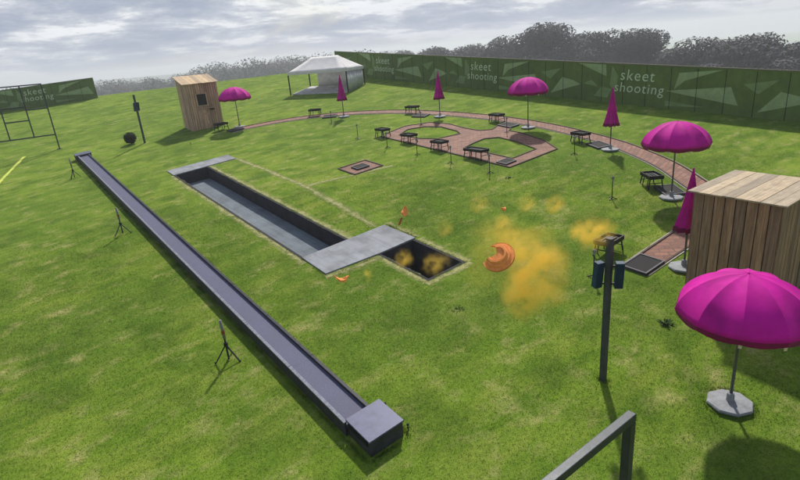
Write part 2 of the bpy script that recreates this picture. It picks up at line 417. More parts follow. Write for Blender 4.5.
# ------------------------------------------------------------------ shooting trench and pit
def pit(name, x0, x1, y0, y1, depth, mfloor, label):
    r = empty(name, (x0, y0, ground(x0, y0)))
    gz = lambda x, y: ground(x, y) - ground(x0, y0)
    w, l = x1-x0, y1-y0
    G = lambda x, y, z: (x, y, gz(x0+x, y0+y)+z)
    T = .08
    for (ax, ay, bx, by, ox, oy) in ((0, 0, 0, l, -T, 0), (w, 0, w, l, T, 0), (-T, 0, w+T, 0, 0, -T), (-T, l, w+T, l, 0, T)):
        vs = [G(ax, ay, -depth-.05), G(bx, by, -depth-.05), G(bx, by, .006), G(ax, ay, .006), G(ax+ox, ay+oy, -depth-.05), G(bx+ox, by+oy, -depth-.05), G(bx+ox, by+oy, .006), G(ax+ox, ay+oy, .006)]
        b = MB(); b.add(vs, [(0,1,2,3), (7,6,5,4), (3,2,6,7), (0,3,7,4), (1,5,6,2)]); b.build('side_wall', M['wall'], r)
    b = MB(); b.add([G(0, 0, -depth), G(w, 0, -depth), G(w, l, -depth), G(0, l, -depth)], [(0,1,2,3)]); b.build('floor', mfloor, r)
    return tag(r, label, 'trench' if l > 5 else 'pit')
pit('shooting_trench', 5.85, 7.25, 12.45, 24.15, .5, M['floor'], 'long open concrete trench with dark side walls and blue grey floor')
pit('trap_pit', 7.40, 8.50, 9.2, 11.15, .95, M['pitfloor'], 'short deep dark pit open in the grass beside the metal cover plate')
def plate(name, pts, label, cat, h=.035):
    x0, y0 = pts[0]; r = ground(x0, y0); b = MB(); n = len(pts)
    b.add([(x-x0, y-y0, ground(x, y)-r+z) for z in (.002, h) for x, y in pts], [tuple(range(n))[::-1], tuple(range(n, 2*n))] + [(i, (i+1) % n, n+(i+1) % n, n+i) for i in range(n)])
    return tag(b.build(name, M['slab'], loc=(x0, y0, r), bevel=.006), label, cat)
plate('cover_plate', [(5.78, 11.32), (7.38, 11.18), (8.62, 11.18), (8.58, 12.6), (5.80, 12.62)], 'wide blue grey cover plate bridging between the long trench and the dark pit', 'cover plate')
plate('cover_plate', [(5.78, 24.2), (8.62, 24.2), (8.62, 25.2), (5.78, 25.2)], 'narrow grey cover plate across the far end of the long trench', 'cover plate')

# ------------------------------------------------------------------ long channel
ch = empty('steel_channel', (3.22, 5.73, ground(3.22, 5.73)))
tag(ch, 'very long grey steel channel laid across the grass with box ends', 'channel')
cg = lambda x, y: ground(3.22+x, 5.73+y)-ground(3.22, 5.73)
def strip(b, x0, x1, y0, y1, z0, z1, n=1):
    for k in range(n):
        a, c = y0+(y1-y0)*k/n, y0+(y1-y0)*(k+1)/n
        vs = [(x, y, cg(x, y)+z) for z in (z0, z1) for x, y in ((x0, a), (x1, a), (x1, c), (x0, c))]
        b.add(vs, [(3,2,1,0), (4,5,6,7), (0,1,5,4), (1,2,6,5), (2,3,7,6), (3,0,4,7)])
    return b
segs = [.65+(25.9-.65)*i/13 for i in range(14)]
for a, c in zip(segs[:-1], segs[1:]):
    pass
b = MB(); [strip(b, .0, .035, a+.004, c-.004, -.05, .24) for a, c in zip(segs[:-1], segs[1:])]; b.build('side_panel', M['side'], ch)
b = MB(); [strip(b, .475, .51, a+.004, c-.004, -.05, .24) for a, c in zip(segs[:-1], segs[1:])]; b.build('side_panel', M['side'], ch)
b = MB(); [strip(b, .037, .473, a+.001, c-.001, .12, .20) for a, c in zip(segs[:-1], segs[1:])]; b.build('channel_bed', M['channel'], ch)
b = MB(); [strip(b, -.012, .05, a+.004, c-.004, .242, .262) for a, c in zip(segs[:-1], segs[1:])]; b.build('edge_rail', M['rail'], ch, bevel=.004)  # left rail, its lit edge painted in
b = MB(); [strip(b, .462, .522, a+.004, c-.004, .242, .262) for a, c in zip(segs[:-1], segs[1:])]; b.build('edge_rail', M['gun'], ch, bevel=.004)
for (y0, y1, xa, xb) in ((0, .65, .03, .70), (25.9, 26.5, -.12, .64)):
    b = MB(); strip(b, xa+.02, xb-.02, y0+.02, y1, -.05, .27); e = b.build('end_box', M['side'], ch, bevel=.008)
    b = MB(); strip(b, xa, xb, y0, y1+.02, .272, .30); b.build('lid', M['lid'], e, bevel=.006)
    b = MB(); strip(b, xa+.004, xa+.019, y0+.08, y1-.05, .16, .235); b.build('slot', M['black'], e)

# small pegs by the channel's end
for i, (x, y, s, lb) in enumerate([(4.04, 6.42, .0, 'little black peg in the grass beside the channel where the box end begins'), (4.03, 5.80, -.02, 'little black peg in the grass at the outer corner of the channel box'), (8.16, 29.17, .0, 'tiny dark peg in the open grass below the shadow of the tall wooden hut')]):
    b = MB(); b.tube((0, 0, -.03), (0, 0, s+.10), .010, .009, 8); b.lathe([(.018, s+.10), (.022, s+.115), (.018, s+.135), (.008, s+.14)], 8)
    b.box(-.02, .02, -.008, .008, s+.05, s+.07)
    tag(place(b.build('ground_peg', M['black']), x, y), lb, 'peg', 'small black ground pegs')

# ------------------------------------------------------------------ umbrellas
def base_part(r):
    b = MB(); b.lathe([(.325, 0), (.335, .03), (.32, .05), (.10, .07), (.06, .08), (.055, .20), (.03, .21)], 8, PI/8)
    b.build('base_disc', M['disc'], r)
def open_umbrella(H=2.22, R=.91):
    r = empty('open_umbrella', (0, 0, 0)); base_part(r)
    b = MB(); b.tube((0, 0, .02), (0, 0, H-.04), .024, .020, 10); b.build('pole', M['pole'], r, smooth=True)
    N = 10; prof = [(R*math.sin(t*1.40)/math.sin(1.40), H-.60*((1-math.cos(t*1.40))/(1-math.cos(1.40)))**.93) for t in [k/10 for k in range(11)]]
    sub = 4; vs = []; fs = []
    for k, (rr, z) in enumerate(prof):
        for i in range(N*sub):
            t = (i % sub)/sub; sag = math.sin(PI*t)
            # panels are flat between ribs and dip slightly
            a0 = 2*PI*(i//sub)/N; a1 = a0+2*PI/N
            p = Vector((math.cos(a0), math.sin(a0), 0)).lerp(Vector((math.cos(a1), math.sin(a1), 0)), t)*rr
            vs.append((p.x, p.y, z - sag*.045*rr/R + (.02*sag if k == len(prof)-1 else 0)))
    n = N*sub
    for k in range(len(prof)-1):
        for i in range(n): fs.append((k*n+i, k*n+(i+1) % n, (k+1)*n+(i+1) % n, (k+1)*n+i))
    b = MB(); b.add(vs, fs); cn = b.build('canopy', M['magenta'], r, smooth=True)
    for e in cn.data.edges:
        p0, p1 = e.vertices
        if abs(p0-p1) == n and p0 % sub == 0: e.use_edge_sharp = True
    so = cn.modifiers.new('t', 'SOLIDIFY'); so.thickness = .006
    # valance
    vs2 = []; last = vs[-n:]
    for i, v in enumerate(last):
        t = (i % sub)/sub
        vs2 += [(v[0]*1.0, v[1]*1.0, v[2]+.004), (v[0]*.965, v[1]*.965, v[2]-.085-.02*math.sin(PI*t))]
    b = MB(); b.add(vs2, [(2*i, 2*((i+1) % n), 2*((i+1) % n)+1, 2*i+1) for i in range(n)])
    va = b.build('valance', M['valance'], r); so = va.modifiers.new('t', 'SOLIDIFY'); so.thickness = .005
    b = MB(); b.lathe([(.022, H-.005), (.022, H+.01), (.008, H+.022)], 8); b.build('finial', M['magenta'], r)
    for i in range(N):
        a = 2*PI*i/N; c, s_ = math.cos(a), math.sin(a)
        pr = [(c*q*.985, s_*q*.985, z-.016) for q, z in prof[1::2]]
        b = MB()
        for p, q in zip(pr[:-1], pr[1:]): b.bar(p, q, .012)
        b.bar((c*.03, s_*.03, H-.60), (c*.52, s_*.52, H-.175), .010)
        rb = b.build('rib', M['pole'], r)
        if i in (1, 5, 6, 9):
            t = MB(); t.box(-.004, .004, -.022, .022, -.115, -.03, Matrix.Translation((c*R*.95, s_*R*.95, H-.63)) @ Matrix.Rotation(a, 4, 'Z'))
            t.build('strap', M['cream'], rb)
    b = MB(); b.lathe([(.03, H-.66), (.04, H-.65), (.04, H-.60), (.03, H-.59)], 10); b.build('runner', M['pole'], r)
    return r
def closed_umbrella(H=2.25):
    r = empty('closed_umbrella', (0, 0, 0)); base_part(r)
    b = MB(); b.tube((0, 0, .02), (0, 0, H-.1), .024, .020, 10); b.build('pole', M['pole'], r, smooth=True)
    N = 10; prof = [(.02, H), (.055, H-.18), (.11, H-.50), (.17, H-.85), (.235, H-1.10), (.28, H-1.26)]
    n = N*2; vs = []; fs = []
    for k, (rr, z) in enumerate(prof):
        for i in range(n):
            q = rr*(1.0 if i % 2 == 0 else .62+.1*math.sin(i*2.3)); a = 2*PI*i/n + .10*k*(1 if i % 2 else 0)
            vs.append((q*math.cos(a), q*math.sin(a), z + (.03 if (i % 2 and k == len(prof)-1) else 0)))
    for k in range(len(prof)-1):
        for i in range(n): fs.append((k*n+i, (k+1)*n+i, (k+1)*n+(i+1) % n, k*n+(i+1) % n))
    b = MB(); b.add(vs, fs + [tuple(range(n))]); cn = b.build('canopy', M['magenta'], r)
    so = cn.modifiers.new('t', 'SOLIDIFY'); so.thickness = .006
    last = vs[-n:]; vs2 = []
    for v in last: vs2 += [(v[0]*1.01, v[1]*1.01, v[2]+.008), (v[0]*1.06, v[1]*1.06, v[2]-.10)]
    b = MB(); b.add(vs2, [(2*i, 2*((i+1) % n), 2*((i+1) % n)+1, 2*i+1) for i in range(n)])
    va = b.build('valance', M['valance'], r); so = va.modifiers.new('t', 'SOLIDIFY'); so.thickness = .005
    b = MB(); b.lathe([(.022, H-.01), (.024, H+.03), (.008, H+.06)], 8); b.build('finial', M['magenta'], r)
    return r
UG1, UG2 = 'open magenta parasols around the range', 'folded magenta parasols around the range'
ou = open_umbrella()
opens = [(8.02, 2.70, .35, 1, 'open magenta parasol in the foreground beside the low plank hut'),
         (11.5, 30.64, .15, 1, 'small distant open magenta parasol beside the tall wooden hut with the window'),
         (19.4, 16.16, .6, 1, 'open magenta parasol standing in front of the printed green fence'),
         (15.29, 7.43, .25, 1, 'open magenta parasol over the brick path behind the low plank hut')]
for i, (x, y, rz, s, lb) in enumerate(opens):
    o = ou if i == 0 else copy_tree(ou)
    place(o, x, y, rz); tag(o, lb, 'parasol', UG1)
cu = closed_umbrella()
closed = [(16.19, 26.76, .1, 'folded magenta parasol in front of the white tent'),
          (18.89, 21.58, .5, 'folded magenta parasol by the far curve of the path midway between tent and open parasol'),
          (18.41, 11.4, .9, 'folded magenta parasol right of the brick patio, before the large fence lettering'),
          (11.62, 5.22, .3, 'folded magenta parasol leaning close against the wall of the low plank hut')]
for i, (x, y, rz, lb) in enumerate(closed):
    o = cu if i == 0 else copy_tree(cu)
    place(o, x, y, rz); tag(o, lb.replace('leaning close against', 'standing close to'), 'parasol', UG2)

# ------------------------------------------------------------------ gun tables
def gun_table(Lx, name='gun_table'):
    r = empty(name, (0, 0, 0)); W = .44; H = .34
    b = MB(); b.box(-Lx/2, Lx/2, -W/2, W/2, H-.05, H); b.build('table_top', M['black'], r)
    b = MB()
    for s in (-1, 1):
        b.box(-Lx/2, Lx/2, s*(W/2-.012)-.012, s*(W/2-.012)+.012, H+.001, H+.06)
        b.box(s*(Lx/2-.012)-.012, s*(Lx/2-.012)+.012, -W/2+.025, W/2-.025, H+.001, H+.06)
    b.build('rim', M['black'], r)
    b = MB()
    for k in range(3): b.box(-Lx/2+.12, Lx/2-.12, -.10+.09*k, -.07+.09*k, H+.002, H+.03)
    b.build('rest_strip', M['gun'], r)
    for sx in (-1, 1):
        for sy in (-1, 1):
            b = MB(); b.bar((sx*(Lx/2-.06), sy*(W/2-.05), H-.02), (sx*(Lx/2-.02), sy*(W/2), -.04), .028); b.build('leg', M['black'], r)
        b = MB(); b.bar((sx*(Lx/2-.04), -W/2+.02, .16), (sx*(Lx/2-.04), W/2-.02, .16), .02); b.build('brace', M['black'], r)
    for k in range(2):
        b = MB(); b.bar(((k-.5)*.3, W/2-.06, H-.02), ((k-.5)*.34, W/2-.02, -.03), .022); b.build('leg', M['black'], r)
    return r
gt = gun_table(.70); gl = gun_table(1.0)
TG = 'black gun tables at the stations'
tabs = [(gt, 10.55, 31.0, .2, 'small black gun table at the foot of the tall wooden hut'),
        (gt, 15.45, 28.75, -.7, 'small black gun table by the folded parasol in front of the tent'),
        (gt, 18.75, 23.7, -1.2, 'small black gun table by the folded parasol midway along the far curve'),
        (gt, 19.55, 18.2, 1.5, 'small black gun table left of the open parasol at the green fence'),
        (gt, 18.75, 12.95, 1.35, 'small black gun table by the folded parasol before the big fence lettering'),
        (gt, 15.85, 8.35, .9, 'small black gun table with thin legs beside the open parasol behind the low hut'),
        (gt, 11.2, 6.85, .1, 'small black gun table behind the grey post, at the end of the path'),
        (gt, 14.8, 21.1, 1.55, 'black gun table at the left tip of the brick patio'),
        (gt, 14.85, 19.15, 1.6, 'second black gun table along the front edge of the patio, from its left tip'),
        (gt, 14.85, 17.1, 1.6, 'third black gun table along the front edge of the patio, the smallest looking one'),
        (gl, 14.85, 14.95, 1.57, 'longest black gun table, nearest the right corner of the brick patio')]
first = {}
for src, x, y, rz, lb in tabs:
    o = src if src.name not in first else copy_tree(src); first[src.name] = 1
    place(o, x, y, rz); tag(o, lb, 'gun table', TG)

# rubber station mats with pale edging
def station_mat():
    r = empty('station_mat', (0, 0, 0))
    b = MB(); b.box(-.36, .36, -.27, .27, -.01, .045); b.build('rubber_pad', M['mat'], r)
    b = MB()
    for s in (-1, 1):
        b.box(-.40, .40, s*.29-.018, s*.29+.018, -.02, .06); b.box(s*.38-.018, s*.38+.018, -.27, .27, -.02, .06)
    b.build('border', M['side'], r)
    return r
sm = station_mat()
tilt = (math.atan(B_), -math.atan(A_))
mats = [(11.0, 30.08, .1, 'black rubber station mat at the start of the path below the distant open parasol'),
        (15.75, 27.6, -.7, 'black rubber station mat beside the folded parasol near the white tent'),
        (18.5, 22.7, -1.2, 'black rubber station mat beside the folded parasol midway along the far curve'),
        (19.25, 17.2, 1.5, 'black rubber station mat beside the open parasol at the green fence'),
        (18.65, 12.05, 1.2, 'black rubber station mat beside the folded parasol before the big fence lettering'),
        (15.75, 7.72, .9, 'black rubber station mat beside the base of the open parasol behind the low hut'),
        (11.15, 5.93, 0, 'black rubber station mat closing the end of the brick path by the grey post'),
        (15.1, 13.62, 0, 'black rubber mat on the right front corner of the brick patio'),
        (11.38, 18.0, 0, 'black rubber mat in the middle of the small square brick pad')]
for i, (x, y, rz, lb) in enumerate(mats):
    o = sm if i == 0 else copy_tree(sm)
    o.location = (x, y, ground(x, y)+.012)
    n = Vector((-A_, -B_, 1)).normalized(); q = Vector((0, 0, 1)).rotation_difference(n)
    o.rotation_mode = 'QUATERNION'; o.rotation_quaternion = q @ Matrix.Rotation(rz, 4, 'Z').to_quaternion()
    if i in (7, 8): o.scale = (.72, .8, 1)
    tag(o, lb, 'mat', 'rubber station mats')

# ------------------------------------------------------------------ small microphone stands
def mic_stand(H=.62):
    r = empty('microphone_stand', (0, 0, 0))
    b = MB(); b.tube((0, 0, 0), (0, 0, H), .016, .013, 8); b.build('pole', M['gun'], r)
    for k in range(3):
        a = 2*PI*k/3+.4; b = MB(); b.bar((0, 0, .07), (.15*math.cos(a), .15*math.sin(a), 0), .02); b.build('foot', M['gun'], r)
    b = MB(); b.ball((0, 0, H+.03), .045, 10, 7, 1.1); h = b.build('microphone', M['foam'], r, smooth=True)
    b = MB(); b.lathe([(.022, H-.06), (.028, H-.055), (.028, H-.01), (.02, H)], 10); b.build('clamp', M['grey'], h)
    return r
ms = mic_stand()
MG = 'small microphone stands around the range'
mics = [(17.25, 12.15, 'small microphone stand left of the gun table before the big fence lettering'),
        (14.24, 8.68, 'small microphone stand alone in open grass left of the open parasol behind the low hut'),
        (9.95, 6.42, 'small grey microphone stand just left of the tall grey post with navy speakers'),
        (14.85, 25.9, 'small microphone stand in the grass below the folded parasol near the tent'),
        (17.15, 21.05, 'small microphone stand below the folded parasol midway along the far curve'),
        (18.25, 16.4, 'small microphone stand left of the open parasol at the green fence'),
        (13.89, 21.9, 'small microphone stand beyond the left tip of the brick patio'),
        (13.75, 19.35, 'small microphone stand in the grass between the first and second patio tables'),
        (13.78, 17.3, 'small microphone stand in the grass between the second and third patio tables'),
        (13.83, 15.3, 'small microphone stand in the grass between the third and the longest patio table'),
        (13.86, 13.3, 'small microphone stand near the right front corner of the brick patio')]
for i, (x, y, lb) in enumerate(mics):
    o = ms if i == 0 else copy_tree(ms); place(o, x, y, i*.7); tag(o, lb, 'stand', MG)

# ------------------------------------------------------------------ tripods left of the channel
def tripod():
    r = empty('microphone_tripod', (0, 0, 0))
    for k, a in enumerate((2.9, 5.3, .95)):
        b = MB(); b.bar((0, 0, .36), (.26*math.cos(a), .26*math.sin(a), 0), .022)
        lg = b.build('leg', M['gun'], r)
        t = MB(); t.ball((.26*math.cos(a), .26*math.sin(a), .015), .022, 8, 5); t.build('rubber_foot', M['black'], lg)
    b = MB(); b.tube((0, 0, .02), (0, 0, .50), .020, .018, 8); b.build('column', M['gun'], r)
    b = MB(); b.lathe([(.03, .33), (.042, .34), (.042, .39), (.03, .40)], 10); b.build('collar', M['black'], r)
    b = MB(); b.tube((0, 0, .50), (-.01, .0, .90), .030, .027, 12); mc = b.build('microphone', M['foam'], r, smooth=True)
    b = MB(); b.tube((-.001, 0, .60), (-.003, 0, .67), .033, .032, 12); b.build('band', M['orange_band'], mc)
    return r
tp = tripod()
for i, (x, y, rz, lb) in enumerate([(2.58, 9.75, 0, 'nearest black tripod with upright microphone, in the grass left of the steel channel'),
                                   (2.57, 18.96, .5, 'middle black tripod with upright microphone, left of the steel channel'),
                                   (2.52, 28.32, 1.1, 'farthest black tripod with upright microphone, close to the far channel box')]):
    o = tp if i == 0 else copy_tree(tp); place(o, x, y, rz); tag(o, lb, 'tripod', 'black microphone tripods beside the channel')

# ------------------------------------------------------------------ speaker posts
def speaker_post():
    r = empty('speaker_post', (0, 0, 0)); H = 2.56
    b = MB(); b.box(-.045, .045, -.045, .045, -.1, H); b.build('post', M['post'], r, bevel=.005)
    b = MB(); b.box(-.052, .052, -.052, .052, H+.001, H+.02); b.build('post_cap', M['gun'], r)
    for k, (d, rz) in enumerate(((Vector((-.62, .78, 0)), .25), (Vector((.62, -.78, 0)), -.25))):
        c = d*(.16 if k else .155) + Vector((0, 0, H-.60))
        Mx = Matrix.Translation(c) @ Matrix.Rotation(math.atan2(-.84, -.54)+PI/2+rz, 4, 'Z') @ Matrix.Rotation(.10, 4, 'X')
        b = MB(); b.box(-.065, .065, -.055, .055, -.225, .225, Mx); sp = b.build('speaker', M['navy'], r, bevel=.008)
        b = MB(); b.box(-.054, .054, -.061, -.0555, -.21, .21, Mx); b.build('grille', M['grille'], sp)
        b = MB(); b.bar(d*.04+Vector((0, 0, H-.45)), c+Vector((0, 0, .15)), .03); b.bar(d*.04+Vector((0, 0, H-.75)), c-Vector((0, 0, .15)), .03); b.build('bracket', M['gun'], sp)
    return r
sp = speaker_post(); place(sp, 7.15, 4.35); tag(sp, 'tall grey post in the foreground carrying two navy speaker boxes', 'speaker post', 'grey posts with speakers')
o = copy_tree(sp); place(o, 6.63, 32.37, 1.7); tag(o, 'distant thin post with a speaker box beside the round dark bush', 'speaker post', 'grey posts with speakers')

# ------------------------------------------------------------------ tubular frames
def tube_frame():
    r = empty('scaffold_gantry', (0, 0, 0)); T = .064; H = 3.56
    def hz(x): return A_*x
    def vert(x, z0, z1, nm='upright'):
        b = MB(); b.bar((x, 0, z0), (x, 0, z1), T, T); b.build(nm, M['frame'], r, bevel=.006)
    def hor(x0, x1, z, nm):
        b = MB(); b.bar((x0, 0, z), (x1, 0, z), T, T); b.build(nm, M['frame'], r, bevel=.006)
    vert(0, -.1, H-T/2-.002, 'post'); hor(T/2, -3.2, H, 'top_rail')
    hor(-T/2-.002, -3.2, .82, 'bottom_rail')
    for x, z1 in ((-1.02, H-T/2-.002), (-2.14, 2.40)): vert(x, .82+T/2+.002, z1)
    hor(-T/2-.002, -1.02+T/2+.002, 2.28, 'middle_rail'); hor(-1.02-T/2-.002, -2.14+T/2+.002, 1.74, 'middle_rail'); hor(-1.02-T/2-.002, -3.2, 2.45, 'middle_rail')
    vert(-3.248, -.4, H+T/2, 'post')
    b = MB(); b.box(-.12, .12, -.12, .12, -.02, .02); b.build('foot_plate', M['gun'], r)
    return r
tf = tube_frame(); place(tf, 2.9, 36.2); tag(tf, 'tall open steel tube frame with cross rails standing in the far left grass', 'frame', 'open steel tube frames')
o = copy_tree(tf); place(o, 2.99, 1.60); tag(o, 'dark square steel frame corner rising at the bottom edge of the picture', 'frame', 'open steel tube frames')

# ------------------------------------------------------------------ board huts
def board_wall(b, p, q, z0, z1q, nb, th, outn, gap=.009, z1p=None):
    """vertical boards from p to q; top follows z1p..z1q"""
    p, q = Vector(p), Vector(q); z1p = z1q if z1p is None else z1p; n = Vector(outn)
    for k in range(nb):
        a, c = p.lerp(q, k/nb), p.lerp(q, (k+1)/nb); d = (c-a).normalized()*gap; a, c = a+d, c-d
        off = n*random.uniform(-.004, .008); ta, tc = z1p+(z1q-z1p)*k/nb, z1p+(z1q-z1p)*(k+1)/nb
        i_, o_ = off-n*th/2, off+n*th/2
        z = z0+random.uniform(-.02, .02)
        vs = [Vector((*(a+i_), z)), Vector((*(c+i_), z)), Vector((*(c+o_), z)), Vector((*(a+o_), z)), Vector((*(a+i_), ta)), Vector((*(c+i_), tc)), Vector((*(c+o_), tc)), Vector((*(a+o_), ta))]
        b.add(vs, [(3,2,1,0), (4,5,6,7), (0,1,5,4), (1,2,6,5), (2,3,7,6), (3,0,4,7)])
def hut(name, w, d, hf, hb, nb, wood, roof_axis, ov=.10, features=False, roof_n=9):
    r = empty(name, (0, 0, 0))
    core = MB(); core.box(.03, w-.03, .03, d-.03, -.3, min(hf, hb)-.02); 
    core.build('dark_core', M['dark'], r)  # solid core painted near-black as the shade between boards
    specs = [((0, 0), (w, 0), hf, hf, (0, -1)), ((0, d), (0, 0), hb, hf, (-1, 0)), ((w, 0), (w, d), hf, hb, (1, 0)), ((w, d), (0, d), hb, hb, (0, 1))]
    for k, (p, q, zp, zq, n) in enumerate(specs):
        b = MB(); board_wall(b, p, q, -.25, zq-.01, nb if abs(p[0]-q[0]) > .1 else int(nb*d/w), .022, n, z1p=zp-.01)
        b.build('board_wall', wood, r)
    # sloped roof of boards
    b = MB(); R0 = Vector((-ov, -ov, hf-(hb-hf)/d*ov)); sl = (hb-hf)/d
    for k in range(roof_n):
        if roof_axis == 'X':      # boards run along x
            y0, y1 = -ov+(d+2*ov)*k/roof_n+.004, -ov+(d+2*ov)*(k+1)/roof_n-.004; x0, x1 = -ov-random.uniform(0, .02), w+ov+random.uniform(0, .02)
        else:
            x0, x1 = -ov+(w+2*ov)*k/roof_n+.004, -ov+(w+2*ov)*(k+1)/roof_n-.004; y0, y1 = -ov-random.uniform(0, .02), d+ov+random.uniform(0, .02)
        j = random.uniform(0, .007)
        vs = [(x, y, hf+sl*y+z+j) for z in (.004, .032) for x, y in ((x0, y0), (x1, y0), (x1, y1), (x0, y1))]
        b.add(vs, [(3,2,1,0), (4,5,6,7), (0,1,5,4), (1,2,6,5), (2,3,7,6), (3,0,4,7)])
    b.build('roof', M['roofwood'] if roof_axis == 'X' else M['roofwoodY'], r)
    return r
M['roofwoodY'] = mat_wood('pale_roof_boards_far', (.50, .37, .23), (.68, .53, .36), 'Z', .6)
hh = hut('high_house', 1.85, 1.7, 2.62, 3.0, 15, M['wood2'], 'Y', .12)
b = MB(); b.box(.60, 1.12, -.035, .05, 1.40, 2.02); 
wf = MB()
for (x0, x1, z0, z1) in ((.58, 1.14, 2.02, 2.08), (.58, 1.14, 1.34, 1.40), (.54, .60, 1.34, 2.08), (1.12, 1.18, 1.34, 2.08)): wf.box(x0, x1, -.052, -.014, z0, z1)
w_ = wf.build('window', M['wood2'], hh); b.build('opening_shade', M['dark'], w_)  # solid near-black fill paints the shade inside the window
b = MB()
for k in range(5): b.box(.52+k*.13+.003, .52+(k+1)*.13-.003, -.040, -.014, .02, 1.16)
dr = b.build('door', M['wood2'], hh)
for z in (.22, .88):
    b = MB(); b.box(.50, 1.19, -.052, -.041, z, z+.08); b.build('door_batten', M['wood2'], dr)
b = MB(); b.box(.46, 1.42, -.06, -.013, 1.19, 1.24); b.build('ledge', M['wood2'], hh)
b = MB(); b.box(1.22, 1.42, -.20, -.02, 1.10, 1.17); b.build('trap_arm', M['black'], hh)
place(hh, 9.32, 32.4, -.06); tag(hh, 'tall narrow brown wooden hut with a square window and pale sloping roof', 'hut')
lh = hut('low_house', 1.90, 1.52, 2.20, 2.22, 11, M['wood'], 'X', .10, roof_n=8)
place(lh, 10.70, 3.22, 0, .05); tag(lh, 'low weathered plank hut with pale board roof at the right edge', 'hut')

# ------------------------------------------------------------------ tent
def tent():
    W, D, E, H = 4.6, 3.15, 1.45, 2.36
    ax = Vector((.552, -.834, 0)); r = empty('marquee_tent', (18.1, 37.0, ground(18.1, 37.0)), math.atan2(-.834, .552))
    gz = lambda x, y: (lambda p: ground(p.x, p.y)-ground(18.1, 37.0))(Vector((18.1, 37.0, 0)) + ax*x + Vector((.834, .552, 0))*y)
    zt = gz(W/2, D/2)
    P = {k: Vector((x, y, zt+E)) for k, (x, y) in dict(a=(0, 0), b=(W, 0), c=(W, D), d=(0, D)).items()}
    r1, r2 = Vector((W*.27, D/2, zt+H)), Vector((W*.73, D/2, zt+H))
    def panel(q, n=8, sag=.05):
        vs = []; fs = []
        for i in range(n+1):
            for j in range(n+1):
                u, v = i/n, j/n; p = q[0].lerp(q[1], u).lerp(q[3].lerp(q[2], u), v); p.z -= sag*math.sin(PI*v)*(.4+.6*math.sin(PI*u)); vs.append(p)
        for i in range(n):
            for j in range(n): fs.append((i*(n+1)+j, (i+1)*(n+1)+j, (i+1)*(n+1)+j+1, i*(n+1)+j+1))
        return vs, fs
    b = MB()
    for q in ((P['a'], P['b'], r2, r1), (P['c'], P['d'], r1, r2), (P['b'], P['c'], r2, r2), (P['d'], P['a'], r1, r1)): b.add(*panel(q))
    rf = b.build('canvas_roof', M['white'], r, smooth=True); s = rf.modifiers.new('t', 'SOLIDIFY'); s.thickness = .02
    b = MB(); e = .03
    for p, q in (('a', 'b'), ('b', 'c'), ('c', 'd'), ('d', 'a')):
        b.bar(P[p]+Vector((0, 0, -.09)), P[q]+Vector((0, 0, -.09)), .03, .20)
    b.build('eave_valance', M['white'], r)
    for k, p in P.items():
        b = MB(); b.tube((p.x, p.y, gz(p.x, p.y)-.1), (p.x, p.y, p.z-.19), .05, .05, 8); b.build('post', M['gun'], r)
    def wall(p, q, nm):
        n = 24; vs = []; p, q = Vector(p), Vector(q); dn = (q-p).normalized(); nn = Vector((-dn.y, dn.x, 0))
        for i in range(n+1):
            c = p.lerp(q, i/n) + nn*.03*math.sin(i*1.9)
            vs += [(c.x, c.y, gz(c.x, c.y)-.02), (c.x, c.y, zt+E-.2)]
        b = MB(); b.add(vs, [(2*i, 2*i+2, 2*i+3, 2*i+1) for i in range(n)]); o = b.build(nm, M['mesh'], r, smooth=True); s = o.modifiers.new('t', 'SOLIDIFY'); s.thickness = .012
    wall((W-.06, .12, 0), (W-.06, D-.06, 0), 'canvas_wall'); wall((W-.1, D-.05, 0), (.75, D-.05, 0), 'canvas_wall')
    b = MB(); pts = [(.1, .1), (W-.1, .1), (W-.1, D-.1), (.1, D-.1)]
    b.add([(x, y, gz(x, y)+z) for z in (.0, .07) for x, y in pts], [(3,2,1,0), (4,5,6,7), (0,1,5,4), (1,2,6,5), (2,3,7,6), (3,0,4,7)])
    b.build('floor', M['tfloor'], r)
    tag(r, 'white canvas marquee tent with open front and dark corner posts', 'tent')
tent()

